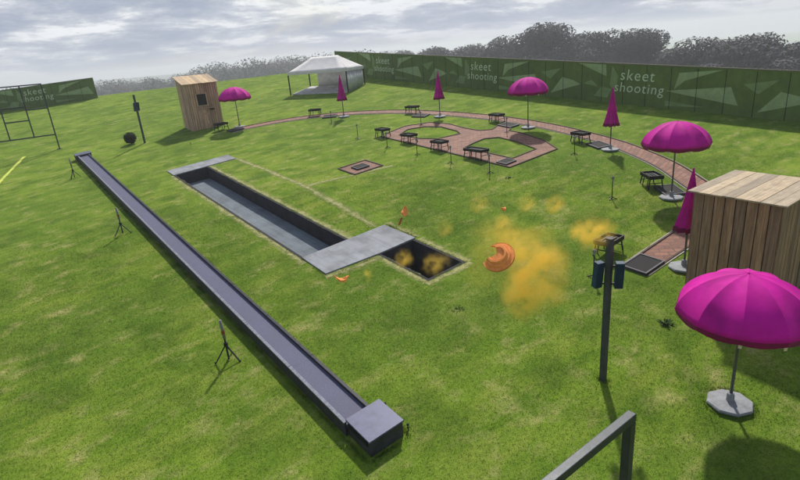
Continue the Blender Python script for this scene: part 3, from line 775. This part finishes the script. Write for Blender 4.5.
# ------------------------------------------------------------------ printed green fences
def text_mesh(body, size, thick=.004):
    cu = bpy.data.curves.new('lettering', 'FONT'); cu.body = body; cu.size = size; cu.space_character = 1.12; cu.extrude = thick; cu.shear = .12; cu.resolution_u = 3; cu.offset = -.002
    ob = bpy.data.objects.new('tmp', cu); COL.objects.link(ob)
    dg = bpy.context.evaluated_depsgraph_get(); me = bpy.data.meshes.new_from_object(ob.evaluated_get(dg))
    w = max(v.co.x for v in me.vertices) - min(v.co.x for v in me.vertices)
    bpy.data.objects.remove(ob); return me, w
ts, ws_ = text_mesh('skeet', .62); tg, wg = text_mesh('shooting', .62)
def fence(p, q, H, label, name='printed_fence', off0=0.0):
    """p->q is left to right as seen from the field; u runs along it"""
    p, q = Vector(p), Vector(q); Lg = (q-p).length; d = (q-p)/Lg; nrm = Vector((d.y, -d.x))   # towards the field
    r = empty(name, (p.x, p.y, terrain(p.x, p.y)), math.atan2(d.y, d.x)); z0 = terrain(p.x, p.y)
    def gz(u): c = p+d*u; return terrain(c.x, c.y)-z0
    n = max(2, int(Lg/1.15)); b = MB()
    for k in range(n):
        u0, u1 = Lg*k/n, Lg*(k+1)/n
        vs = [(u, y, gz(u)+z) for z in (-.1, H) for u, y in ((u0, 0), (u1, 0), (u1, .03), (u0, .03))]
        b.add(vs, [(3,2,1,0), (4,5,6,7), (0,1,5,4), (1,2,6,5), (2,3,7,6), (3,0,4,7)])
    b.build('fabric_panel', M['fence'], r)
    sh = (gz(Lg)-gz(0))/Lg
    for k in range(n+1):
        u = Lg*k/n; b = MB(); b.box(u-.012, u+.012, -.008, -.001, gz(u)-.05, gz(u)+H-.06); b.build('seam', M['seam'], r)
    b = MB()
    for k in range(n):
        u0, u1 = Lg*k/n, Lg*(k+1)/n
        vs = [(u, y, gz(u)+z) for z in (H-.002, H+.035) for u, y in ((u0, -.02), (u1, -.02), (u1, .05), (u0, .05))]
        b.add(vs, [(3,2,1,0), (4,5,6,7), (0,1,5,4), (1,2,6,5), (2,3,7,6), (3,0,4,7)])
    b.build('top_rail', M['fcap'], r)
    for k in range(0, n+1, 2):
        u = Lg*k/n; b = MB(); b.tube((u, .07, gz(u)-.3), (u, .07, gz(u)+H+.05), .03, .03, 8); b.build('post', M['gun'], r)
    # printed facets; one repeat is 10.35 m, measured from the lettering centre at u = 0
    # (along, height) of each facet
    F = [('shard', [(1.75, .90), (1.92, 1.62), (3.8, 1.84), (2.2, 1.30)]),
         ('shard', [(1.32, .80), (4.15, 1.16), (4.5, .42)]),
         ('shard2', [(1.36, .36), (1.38, .12), (3.15, .22)]),
         ('shard', [(5.25, .22), (6.0, 1.10), (6.7, .98), (7.15, .80), (5.9, .42)]),
         ('shard2', [(7.3, .86), (7.8, 1.06), (8.2, .76)]),
         ('shard', [(7.0, 1.86), (8.6, 1.84), (8.66, 1.28)]),
         ('shard2', [(7.95, .28), (8.4, .76), (8.95, .70), (8.75, .24)]),
         ('shard2', [(4.6, 1.30), (5.9, 1.55), (5.2, .95)]),
         ('shard2', [(8.95, 1.80), (9.3, 1.30), (9.15, .5), (8.85, .9)])]
    k0 = -2
    for mname in ('shard', 'shard2'):
        b = MB()
        for rep in range(-2, 6):
            for fm, poly in F:
                if fm != mname: continue
                us = [off0+rep*10.35+u for u, z in poly]
                if min(us) < .05 or max(us) > Lg-.05: 
                    continue
                m = len(poly)
                vs = [(u, -.0045-y, gz(u)+z*H/1.9) for y in (0, .0) for u, (_, z) in zip(us, poly)][:m]
                vs2 = [(v[0], -.001, v[2]) for v in vs]
                b = MB(); b.add(vs+vs2, [tuple(range(m)), tuple(range(m, 2*m))[::-1]] + [(i, m+i, m+(i+1) % m, (i+1) % m) for i in range(m)])
                b.build('printed_facet', M[mname], r)
    for rep in range(-2, 6):
        c = off0+rep*10.35
        for me, w, zz, dx in ((ts, ws_, 1.16, -.1), (tg, wg, .60, 0)):
            if c-w/2 < 0 or c+w/2 > Lg: continue
            me2 = me.copy(); me2.materials.clear(); me2.materials.append(M['letter'])
            for v in me2.vertices:
                x, y, z = v.co; sc = 1.18 if zz > 1 else 1.05
                u = c+dx+(x-w/2)*sc; v.co = (u, -.0065-z*.5, gz(u)+zz*H/1.9+y*sc)
            o = bpy.data.objects.new('lettering', me2); COL.objects.link(o); o.parent = r
    tag(r, label, 'fence', 'dark green printed fences'); return r
# right fence runs along x = 25.2, lettering centres at y = 14.26, 24.6, 35
fence((25.2, 42.0), (25.2, -6.0), 1.9, 'long dark green fence printed with pale facets behind the white tent and parasols', off0=42-35.0)
fence((-8.0, 61.6), (8.62, 56.8), 1.75, 'short separate dark green printed fence on the crest at far left, behind the steel frame', off0=12.6)

# ------------------------------------------------------------------ foliage
def leaves(b, c, R, count, size, squash=.8, rng=random, shell=.55):
    for _ in range(count):
        while True:
            d = Vector((rng.gauss(0, 1), rng.gauss(0, 1), rng.gauss(0, 1)))
            if d.length > .01: break
        d.normalize(); rad = R*(shell+(1-shell)*rng.random()**.6)
        p = Vector(c) + Vector((d.x*rad, d.y*rad, d.z*rad*squash))
        n = (d + Vector((rng.uniform(-.8, .8), rng.uniform(-.8, .8), rng.uniform(-.5, .9)))).normalized()
        u = n.orthogonal().normalized(); v = n.cross(u); a = rng.uniform(0, 6.28); u, v = u*math.cos(a)+v*math.sin(a), v*math.cos(a)-u*math.sin(a)
        s = size*rng.uniform(.6, 1.4)
        b.add([p-u*s, p-v*s*.55, p+u*s, p+v*s*.55], [(0, 1, 2, 3)])
def tree_proto(seed, H=15, R=7, mat='leafA'):
    rg = random.Random(seed); r = empty('broadleaf_tree', (0, 0, 0))
    b = MB(); th = H*.32
    b.tube((0, 0, -1), (rg.uniform(-.3, .3), rg.uniform(-.3, .3), th), .45, .30, 8)
    tr = b.build('trunk', M['bark'], r)
    cl = []; lb = MB()
    for k in range(34):
        a = rg.uniform(0, 2*PI); q = rg.random()**.6; z = rg.uniform(.30, .90)*H
        prof = math.sin(PI*min(1, max(.08, (z/H-.12)/.9)))**.55
        rr = R*prof*q*.75; c = Vector((rr*math.cos(a), rr*math.sin(a), z)); cl.append((c, R*rg.uniform(.24, .42)))
        if k < 9:
            m = Vector((0, 0, th*.8)).lerp(c, .5)+Vector((0, 0, -.4)); lb.tube((0, 0, th*.7), m, .20, .13, 6); lb.tube(m, c, .13, .05, 6)
    lb.build('limbs', M['bark'], tr)
    b = MB()
    for c, q in cl: leaves(b, c, q, int(330*q*q/ (R*.33)**2 * (R/7)**2)+160, .24, .75, rg)
    b.build('crown', M[mat], r)
    return r
protos = [tree_proto(11, 15, 7.2, 'leafA'), tree_proto(23, 14, 7.6, 'leafB'), tree_proto(5, 13, 6.2, 'leafA')]
used = set()
# azimuth (deg from +Y), distance, elevation of the top (deg), crown width, proto, label
TR = [(38.2, 215, -.35, 11, 1, 'small grey tree beyond the fence, furthest left of the row above the white tent side'),
      (41.5, 200, -.35, 13, 2, 'low grey tree beyond the fence above the first fence lettering'),
      (44.6, 190, -.5, 13, 0, 'low rounded tree rising left of the tallest tree beyond the fence'),
      (48.4, 170, .05, 13, 1, 'broad tree just left of the tallest tree beyond the fence'),
      (52.0, 160, .70, 15, 0, 'tallest tree of the row beyond the fence, above the open parasol'),
      (55.4, 165, -.3, 12, 2, 'rounded tree just right of the tallest tree beyond the fence'),
      (58.0, 150, -.25, 12, 1, 'rounded tree behind the fence, just left of the large lettering'),
      (60.6, 150, -.5, 12, 0, 'dark tree behind the fence directly above the large lettering'),
      (64.4, 140, -1.5, 13, 1, 'wide low tree behind the fence, right of the large lettering'),
      (69.0, 130, -1.75, 13, 0, 'dark round tree standing apart behind the right part of the fence'),
      (72.6, 125, -2.5, 10, 2, 'round tree behind the fence cut by the right edge of the picture'),
      (76.5, 130, -2.4, 12, 1, 'round tree beyond the fence past the right edge'),
      ]
CAMZ = 6.434
for i, (az, d, el, w, k, lb) in enumerate(TR):
    src = protos[k]; o = src if k not in used else copy_tree(src); used.add(k)
    x, y = d*math.sin(math.radians(az)), d*math.cos(math.radians(az)); base = terrain(x, y)
    top = CAMZ + d*math.tan(math.radians(el)); h = top-base; ph = (15, 14, 13)[k]; pr = (7.2, 7.6, 6.2)[k]
    o.location = (x, y, base); o.scale = (w*1.42/pr/1.7, w*1.42/pr/1.7, h/ph/.97); o.rotation_euler = (0, 0, i*1.7)
    tag(o, lb, 'tree', 'grey trees in the row beyond the fence')
# far woodland as one mass
rg = random.Random(3); b = MB()
def wood(az0, az1, d0, d1, n, h0, h1, leaf, nl):
    for _ in range(n):
        az = math.radians(rg.uniform(az0, az1)); d = rg.uniform(d0, d1); x, y = d*math.sin(az), d*math.cos(az); z = terrain(x, y); h = rg.uniform(h0, h1)
        R = h*rg.uniform(.35, .6)
        leaves(b, (x, y, z+h-R*.7), R, nl, leaf, .75, rg, .5); leaves(b, (x+rg.uniform(-R, R), y, z+h*.45), R*1.1, nl//2, leaf, .7, rg, .5)
wood(-12, 17, 300, 520, 240, 9, 15, .6, 200)
wood(17, 38, 300, 520, 200, 12, 20, .7, 200)
wood(36, 66, 220, 420, 280, 7, 13, .6, 190)
wood(34, 84, 135, 200, 150, 6, 11, .42, 190)
w = b.build('woodland', M['leafB']); tag(w, 'hazy grey woodland massed along the horizon beyond the field', None, kind='stuff')
# hills
for nm, az0, az1, d, h, sd in (('hills', -30, 110, 950, 10, .7), ('hills', -30, 110, 1600, 13, 2.9)):
    b = MB(); n = 90; vs = []
    for i in range(n+1):
        az = math.radians(az0+(az1-az0)*i/n); hh_ = h*(.62+.5*noise.noise(Vector((i*.09, sd, 0)))+.14*noise.noise(Vector((i*.4, sd, 2))))
        for dd, zz in ((d-350, -6), (d-150, hh_*.55), (d, hh_), (d+300, -6)): vs.append((dd*math.sin(az), dd*math.cos(az), zz-14))
    vs = [(x, y, z-46*min(1, max(0, (x-.6*y-60)/340))) for x, y, z in vs]
    for i in range(n):
        for k in range(3): b.f.append((4*i+k, 4*i+k+1, 4*i+5+k, 4*i+4+k))
    b.v = vs; struct(b.build(nm, M['hill'], smooth=True))

# round bush, a weed, a dark streak, and blades for a shadow
rg = random.Random(9)
r = empty('round_bush', (0, 0, 0)); b = MB(); leaves(b, (0, 0, .34), .33, 1500, .045, .95, rg, .5); b.ball((0, 0, .33), .24); b.build('foliage', M['bushleaf'], r)
b = MB(); b.tube((0, 0, -.05), (0, 0, .2), .03, .025, 8); b.build('stem', M['bark'], r)
place(r, 6.05, 32.9); tag(r, 'small round dark green clipped bush beside the distant speaker post', 'bush')
def weed(n, R, sz, seed):
    rg = random.Random(seed); b = MB()
    for _ in range(n):
        a = rg.uniform(0, 2*PI); q = rg.uniform(0, R*.4); L_ = sz*rg.uniform(.6, 1.2); p = Vector((q*math.cos(a), q*math.sin(a), 0)); d = Vector((math.cos(a), math.sin(a), rg.uniform(.3, 1.3))).normalized()
        s = Vector((-math.sin(a), math.cos(a), 0))*.014; b.add([p-s, p+s, p+d*L_*.6+s*1.2, p+d*L_+Vector((0, 0, -.02)), p+d*L_*.6-s*1.2], [(0, 1, 2, 3, 4)])
    return b
for x, y, n, R, sz, lb in ((9.35, 4.42, 50, .2, .12, 'leafy dark weed beside the foreground parasol and the low hut'), (7.0, 7.82, 45, .45, .04, 'flat dark streak of blades in open turf below the orange dust'), (13.87, 12.4, 40, .3, .06, 'small dark tuft put in for a shadow in front of the patio corner')):  # last one: dark blades put in for a shadow on the turf
    tag(place(weed(n, R, sz, n).build('weed_and_shade_tuft', M['weed']), x, y), lb, 'weed')

# ------------------------------------------------------------------ short grass near the camera
rg = random.Random(21)
RL = smooth_line(ring, 5)
def blocked(x, y):
    if 3.2 < x < 3.76 and 5.7 < y: return True
    if 3.24 < x < 3.93 and 5.7 < y < 6.4: return True
    if 5.74 < x < 7.29 and 11.25 < y < 25.2: return True
    if 7.36 < x < 8.54 and 9.16 < y < 11.2: return True
    if 5.74 < x < 8.65 and 11.15 < y < 12.65: return True
    if 5.74 < x < 8.65 and 24.2 < y < 25.2: return True
    if 10.7 < x < 12.07 and 17.38 < y < 18.64: return True
    if 14.7 < x < 18.6 and 13.05 < y < 21.7: return True
    if 8.55 < x < 8.95 and 12.6 < y < 24.2 and rg.random() < .85: return True
    if (5.58 < x < 5.86 or 7.25 < x < 7.55) and 12.3 < y < 24.2 and rg.random() < .8: return True
    if 7.1 < x < 8.85 and 8.85 < y < 11.2 and rg.random() < .75: return True
    if 8.5 < x < 12.3 and abs(y-17.9+.22*(x-8.8)) < .16 and rg.random() < .85: return True
    if any((x-q.x)**2+(y-q.y)**2 < .19 for q in RL[::2]): return True
    if 10.65 < x < 12.7 and 3.1 < y < 4.9: return True
    if x > 10.6 and 5.55 < y < 6.35: return True
    return False
vs = []; fs = []
cnt = 0
while cnt < 300000:
    d = 3.0 + 15*rg.random()**.85 + rg.expovariate(.35); az = math.radians(rg.uniform(-8, 82)); x, y = d*math.sin(az), d*math.cos(az)
    if blocked(x, y): continue
    h = rg.uniform(.012, .030); a = rg.uniform(0, 2*PI); w = .0028+d*.00034; z = ground(x, y)-.003
    cx, cy = math.cos(a)*w, math.sin(a)*w; l = h*.9; b2 = rg.uniform(0, 2*PI)
    k = len(vs); vs += [(x-cx, y-cy, z), (x+cx, y+cy, z), (x+l*math.cos(b2), y+l*math.sin(b2), z+h)]; fs.append((k, k+1, k+2)); cnt += 1
def edge_tufts(p, q, n, hmax=.085, spread=.05):
    for _ in range(n):
        t = rg.random(); x = p[0]+(q[0]-p[0])*t+rg.gauss(0, spread*.5); y = p[1]+(q[1]-p[1])*t+rg.gauss(0, spread*.5)
        if blocked(x, y) and rg.random() < .8: continue
        h = rg.uniform(.03, hmax)*(.6+.4*math.sin(x*9+y*7)); a = rg.uniform(0, 2*PI); w = .006; z = ground(x, y)-.003; cx, cy = math.cos(a)*w, math.sin(a)*w; b2 = rg.uniform(0, 2*PI)
        k = len(vs); vs.extend([(x-cx, y-cy, z), (x+cx, y+cy, z), (x+h*.5*math.cos(b2), y+h*.5*math.sin(b2), z+h)]); fs.append((k, k+1, k+2))
for p, q, n in (((3.17, 5.7), (3.17, 32), 9000), ((3.80, 6.4), (3.80, 32), 7000), ((3.2, 5.68), (3.95, 5.68), 350), ((3.97, 5.7), (3.97, 6.4), 300), ((5.76, 11.2), (5.76, 24), 3500), ((7.3, 12.7), (7.3, 24), 3000), ((5.76, 11.22), (7.36, 11.1), 500), ((7.34, 11), (7.34, 9.1), 500), ((7.34, 9.13), (8.56, 9.13), 400), ((8.57, 9.1), (8.57, 11.1), 500), ((8.68, 11.2), (8.68, 12.6), 400),
                ((7.09, 4.28), (7.21, 4.28), 60), ((7.08, 4.4), (7.2, 4.42), 60), ((10.64, 3.1), (10.64, 4.8), 900), ((10.6, 5.6), (12.2, 5.6), 500), ((10.6, 6.3), (12.2, 6.3), 500)): edge_tufts(p, q, n)
for k in range(60):
    a = 2*PI*k/60; edge_tufts((8.02+.36*math.cos(a), 2.70+.36*math.sin(a)), (8.02+.36*math.cos(a+.1), 2.70+.36*math.sin(a+.1)), 8, .05, .03)
me = bpy.data.meshes.new('grass'); me.from_pydata(vs, [], fs); me.materials.append(M['blade']); go = bpy.data.objects.new('grass', me); COL.objects.link(go)
tag(go, 'short mown green and straw coloured grass covering the field', None, kind='stuff')

# ------------------------------------------------------------------ flying clay pieces and orange powder, up in the air
CAM = Vector((0, 0, CAMZ))
R3 = Matrix(((0.7900532624624708, -0.2660264071833312, 0.5523095084764836), (-0.6075102801359219, -0.21903381405442687, 0.7635151916170003), (-0.08214074507563322, -0.9387513722929512, -0.3346621565347964)))
def clay(loc, R, tilt, label, seed):
    """stepped saucer facing +z, bitten from its upper left; x right, y up when seen from the front"""
    rg = random.Random(seed); prof = [(0, .50), (.44, .46), (.48, .62), (.60, .60), (.65, .30), (.78, .28), (.82, .02), (.97, -.02), (1.0, .0), (.99, -.10), (.90, -.12)]
    A0, A1 = math.radians(-166), math.radians(118); n = 54; bc = Vector((-.66, .40)); br = .58
    vs = []; m = len(prof)
    for i in range(n+1):
        a = A0+(A1-A0)*i/n; d = Vector((math.cos(a), math.sin(a))); p = d.dot(bc); disc = p*p-(bc.length_squared-br*br)
        r0 = max(0.03, p+math.sqrt(max(0, disc))) if disc > 0 else .03
        r0 = min(.93, r0 + .07*math.sin(i*1.3)+.06*math.sin(i*.61+1)+rg.uniform(-.025, .035))
        for side in (0, 1):
            for rr, z in prof:
                q = max(rr, r0); zz = z
                if rr < r0:
                    for (ra, za), (rb, zb) in zip(prof[:-1], prof[1:]):
                        if ra <= r0 <= rb: zz = za+(zb-za)*(r0-ra)/max(1e-6, rb-ra); break
                vs.append((q*R*math.cos(a), q*R*math.sin(a), (zz*.60-(.10 if side else 0))*R))
    b = MB(); fs = []
    for i in range(n):
        o0, o1 = i*2*m, (i+1)*2*m
        for k in range(m-1):
            fs.append((o0+k, o0+k+1, o1+k+1, o1+k)); fs.append((o0+m+k, o1+m+k, o1+m+k+1, o0+m+k+1))
        fs.append((o0, o1, o1+m, o0+m)); fs.append((o0+m-1, o0+2*m-1, o1+2*m-1, o1+m-1))
    for o0 in (0, n*2*m):
        for k in range(m-1): fs.append((o0+k, o0+m+k, o0+m+k+1, o0+k+1))
    b.add(vs, fs); o = b.build('broken_clay_target', M['clay'], loc=loc)
    o.rotation_euler = tilt
    return tag(o, label, 'clay target', 'fragments of the shattered orange clay target')
def shard3(loc, s, seed, rot, label, stretch=(1, 1, .35)):
    rg = random.Random(seed); import bmesh
    bm = bmesh.new(); bmesh.ops.create_icosphere(bm, subdivisions=2, radius=s)
    for v in bm.verts:
        k = 1+.55*noise.noise(v.co/s*1.3+Vector((seed, 0, 0))); v.co = Vector((v.co.x*stretch[0], v.co.y*stretch[1], v.co.z*stretch[2]))*k
        v.co.z += .5*v.co.x*v.co.x/s
    me = bpy.data.meshes.new('clay_fragment'); bm.to_mesh(me); bm.free(); me.materials.append(M['clay'])
    o = bpy.data.objects.new('clay_fragment', me); COL.objects.link(o); o.location = loc; o.rotation_euler = rot
    return tag(o, label, 'clay fragment', 'fragments of the shattered orange clay target')
Zc = (CAM-Vector((1.300, 1.205, 5.725))).normalized()
Xc = Vector((R3[0][0], R3[1][0], R3[2][0])); Xc = (Xc-Zc*Xc.dot(Zc)).normalized(); Yc = Zc.cross(Xc)
Mc = Matrix((Xc, Yc, Zc)).transposed() @ Matrix.Rotation(-.58, 3, 'X') @ Matrix.Rotation(-.30, 3, 'Y')
clay((1.295, 1.212, 5.722), .058, Mc.to_euler(), 'largest orange piece, half a stepped clay target flying with a jagged bite', 2)
shard3((1.69, 2.27, 5.585), .025, 4, (.3, -.7, .5), 'orange clay fragment with trailing dark chip, above the cover plate', (1.1, .8, .55))
shard3((1.655, 2.27, 5.545), .012, 5, (.3, .35, .2), 'dark chip trailing just below the orange fragment above the cover plate', (.45, .6, 1.9)).data.materials[0] = M['clay2']
shard3((2.13, 1.95, 5.555), .018, 6, (.2, .2, .1), 'smallest orange clay fragment, flying above the big dust cloud', (1.1, .7, .5))
shard3((1.33, 2.42, 5.255), .030, 7, (.15, .1, -.1), 'flat pale orange clay fragment flying over the grass left of the pit', (1.3, .65, .35))

def puff(name, lobes, label, group, dens, seed, nscale=14):
    """lobes: (centre, radius, weight); one closed hull holding a soft volume"""
    c = sum((Vector(l[0]) for l in lobes), Vector())/len(lobes)
    ext = max((Vector(l[0])-c).length+l[1]*1.15 for l in lobes)
    b = MB(); b.ball((0, 0, 0), ext*1.03, 24, 16)
    n = NT(name); tc = n.n('TexCoord'); obv = tc.outputs['Object']
    nz = n.n('TexNoise', Vector=obv, Scale=nscale, Detail=7, Roughness=.6)
    nd = n.n('VectorMath', operation='MULTIPLY_ADD'); n.t.links.new(nz.outputs['Color'], nd.inputs[0]); nd.inputs[1].default_value = (.09,)*3; n.t.links.new(obv, nd.inputs[2])
    sh = n.n('VectorMath', operation='SUBTRACT'); n.t.links.new(nd.outputs[0], sh.inputs[0]); sh.inputs[1].default_value = (.045,)*3
    tot = None
    for p, R, w_ in lobes:
        ds = n.n('VectorMath', operation='DISTANCE'); n.t.links.new(sh.outputs[0], ds.inputs[0]); ds.inputs[1].default_value = Vector(p)-c
        mr = n.n('MapRange', interpolation_type='SMOOTHSTEP'); n.t.links.new(ds.outputs['Value'], mr.inputs[0]); mr.inputs[1].default_value = R; mr.inputs[2].default_value = R*.1; mr.inputs[3].default_value = 0; mr.inputs[4].default_value = w_*dens
        tot = mr.outputs[0] if tot is None else n.math('ADD', tot, mr.outputs[0])
    mo = n.ramp(nz.outputs['Fac'], [(.40, .06), (.60, 1.0)])
    tot = n.math('MULTIPLY', tot, mo)
    pv = n.n('VolumePrincipled'); pv.inputs['Color'].default_value = (.995, .69, .13, 1); pv.inputs['Anisotropy'].default_value = .1; n.set(pv.inputs['Density'], tot)
    n.t.links.new(pv.outputs[0], n.out.inputs['Volume'])
    o = b.build(name, n.m, loc=c)
    if 'cloud' in name: return tag(o, label, None, kind='stuff')
    return tag(o, label, 'dust puff', group)
F_ = 535.0
def air(px, py, d):                 # a point in the air in front of the lens
    v = R3 @ Vector((px-400, py-240, F_)); return CAM + v.normalized()*d
def lob(L, d, j=1):
    rg = random.Random(len(L)*7+j); out = []
    for px, py, r, w_ in L:
        dd = d+rg.uniform(-.06, .06); out.append((air(px, py, dd), r*dd/F_*1.12, w_))
    return out
big = lob([(505, 234, 22, .45), (520, 248, 26, .8), (530, 262, 26, .8), (553, 260, 20, .9), (556, 277, 16, .7), (529, 288, 31, 1.1), (518, 304, 18, .7), (556, 292, 18, .45), (492, 245, 30, .18), (482, 272, 24, .13), (541, 240, 20, .4)], 2.5)
puff('dust_cloud', big, 'large billowing orange yellow dust cloud around the broken clay target', None, 12, 1)
PG = 'separate small puffs of orange dust'
for L, d, dn, lb in (([(578, 232, 11, 1.2), (592, 233, 18, .9), (606, 229, 12, .7)], 2.6, 22, 'wide flat orange dust puff left of the grey speaker post'),
                     ([(528, 203, 10, 1)], 2.7, 12, 'faint narrow dust puff above the big dust cloud'),
                     ([(556, 204, 11, 1)], 2.7, 16, 'round yellow dust puff, rightmost of the small ones above the big cloud'),
                     ([(480, 203, 12, 1)], 2.7, 7, 'very faint brownish puff, leftmost above the big cloud'),
                     ([(503, 220, 8, 1)], 2.6, 16, 'little dust puff right under the smallest clay fragment'),
                     ([(367, 272, 5, 1), (368, 277, 5, .6)], 2.6, 24, 'tiny dust puff in front of the metal cover plate'),
                     ([(405, 258, 10, 1)], 2.6, 17, 'small golden puff seen over the left side of the dark pit'),
                     ([(433, 264, 12, 1), (444, 260, 10, .6)], 2.6, 15, 'small golden puff seen over the right side of the dark pit'),
                     ([(446, 228, 10, 1)], 2.6, 8, 'faint brown puff over the grass behind the dark pit')):
    puff('dust_puff', lob(L, d), lb, PG, dn, 2, 22)

# ------------------------------------------------------------------ haze
HZ = NT('haze'); pv = HZ.n('VolumePrincipled'); pv.inputs['Color'].default_value = (.82, .84, .93, 1); pv.inputs['Density'].default_value = .0009; pv.inputs['Anisotropy'].default_value = .2
HZ.t.links.new(pv.outputs[0], HZ.out.inputs['Volume'])
ZB = -75
b = MB(); b.box(-2520, 2520, -2520, 2520, ZB, 17); hz = b.build('haze', HZ.m); tag(hz, 'thin grey blue haze over the whole landscape', None, kind='stuff')

# ------------------------------------------------------------------ sky, sun, camera
SUN_AZ, SUN_EL = math.radians(47), math.radians(46)
w = bpy.data.worlds.new('World'); scene.world = w; w.use_nodes = True; nt = w.node_tree; nt.nodes.clear()
N = lambda t, **k: (lambda nd: [setattr(nd, a, v) for a, v in k.items()] and nd or nd)(nt.nodes.new('ShaderNode'+t))
out = N('OutputWorld'); bg = N('Background'); bg.inputs[1].default_value = .10
sky = N('TexSky', sky_type='NISHITA', sun_disc=False, sun_elevation=SUN_EL, sun_rotation=SUN_AZ, air_density=1.2, dust_density=2.0)
tc = N('TexCoord'); sep = N('SeparateXYZ'); nt.links.new(tc.outputs['Generated'], sep.inputs[0])
def mth(op, a, b=0.0, c=None):
    nd = N('Math', operation=op)
    for i, v in enumerate((a, b) if c is None else (a, b, c)):
        if isinstance(v, bpy.types.NodeSocket): nt.links.new(v, nd.inputs[i])
        else: nd.inputs[i].default_value = v
    return nd.outputs[0]
zz = mth('ADD', mth('MAXIMUM', sep.outputs[2], 0.0), .15)
cx = mth('DIVIDE', sep.outputs[0], zz); cy = mth('DIVIDE', sep.outputs[1], zz)
cmb = N('CombineXYZ'); nt.links.new(cx, cmb.inputs[0]); nt.links.new(cy, cmb.inputs[1])
def wn(scale, det, rough, dist, loc=(0, 0, 0)):
    mp = N('Mapping'); nt.links.new(cmb.outputs[0], mp.inputs[0]); mp.inputs['Location'].default_value = loc
    nd = N('TexNoise'); nt.links.new(mp.outputs[0], nd.inputs['Vector']); nd.inputs['Scale'].default_value = scale; nd.inputs['Detail'].default_value = det; nd.inputs['Roughness'].default_value = rough; nd.inputs['Distortion'].default_value = dist
    return nd.outputs['Fac']
def rmp(f, st):
    nd = N('ValToRGB'); nt.links.new(f, nd.inputs[0])
    while len(nd.color_ramp.elements) < len(st): nd.color_ramp.elements.new(.5)
    for e, (p, c) in zip(nd.color_ramp.elements, st): e.position = p; e.color = (*c, 1)
    return nd.outputs[0]
def mx(f, a, b):
    nd = N('Mix', data_type='RGBA')
    for i, v in ((0, f), (6, a), (7, b)):
        if isinstance(v, bpy.types.NodeSocket): nt.links.new(v, nd.inputs[i])
        else: nd.inputs[i].default_value = v if i == 0 else (*v, 1)
    return nd.outputs[2]
c1 = wn(1.25, 10, .62, .2); c2 = wn(.45, 6, .6, .6, (3.1, 1.7, 0)); c3 = wn(2.4, 7, .62, .3, (7, 2, 0))
cloud = rmp(c1, [(.37, (2.7, 3.2, 4.3)), (.46, (3.6, 4.0, 4.9)), (.52, (5.0, 5.3, 5.9)), (.59, (8.6, 8.7, 8.8))])
cloud = mx(mth('MULTIPLY', c3, .45), cloud, (4.1, 4.5, 5.4))
cov = mx(rmp(sep.outputs[2], [(.16, (0,)*3), (.45, (.72,)*3)]), rmp(c2, [(.30, (.6,)*3), (.48, (1,)*3)]), (0, 0, 0))
skc = mx(cov, sky.outputs[0], cloud)
hzn = rmp(sep.outputs[2], [(0.0, (.8,)*3), (.03, (.35,)*3), (.08, (0,)*3)])
skc = mx(hzn, skc, (4.8, 5.0, 5.8))
nt.links.new(skc, bg.inputs[0]); nt.links.new(bg.outputs[0], out.inputs[0])

sl = bpy.data.lights.new('sun', 'SUN'); sl.energy = 3.9; sl.angle = math.radians(2); sl.color = (1, .95, .86)
so = bpy.data.objects.new('sun', sl); COL.objects.link(so)
d = Vector((math.sin(SUN_AZ)*math.cos(SUN_EL), math.cos(SUN_AZ)*math.cos(SUN_EL), math.sin(SUN_EL)))
so.rotation_euler = d.to_track_quat('Z', 'Y').to_euler(); so.location = d*50

cam = bpy.data.cameras.new('camera'); co = bpy.data.objects.new('camera', cam); COL.objects.link(co); scene.camera = co
cam.sensor_width = 36; cam.lens = F_/800*36; cam.clip_start = .05; cam.clip_end = 20000
Rb = Matrix((( R3[0][0], -R3[0][1], -R3[0][2]), (R3[1][0], -R3[1][1], -R3[1][2]), (R3[2][0], -R3[2][1], -R3[2][2])))
co.matrix_world = Matrix.Translation(CAM) @ Rb.to_4x4()
scene.view_settings.view_transform = 'Standard'; scene.view_settings.look = 'None'; scene.view_settings.gamma = 1; scene.view_settings.exposure = .25
scene.cycles.volume_max_steps = 256; scene.cycles.volume_bounces = 3
scene.render.resolution_x = 1024; scene.render.resolution_y = 614
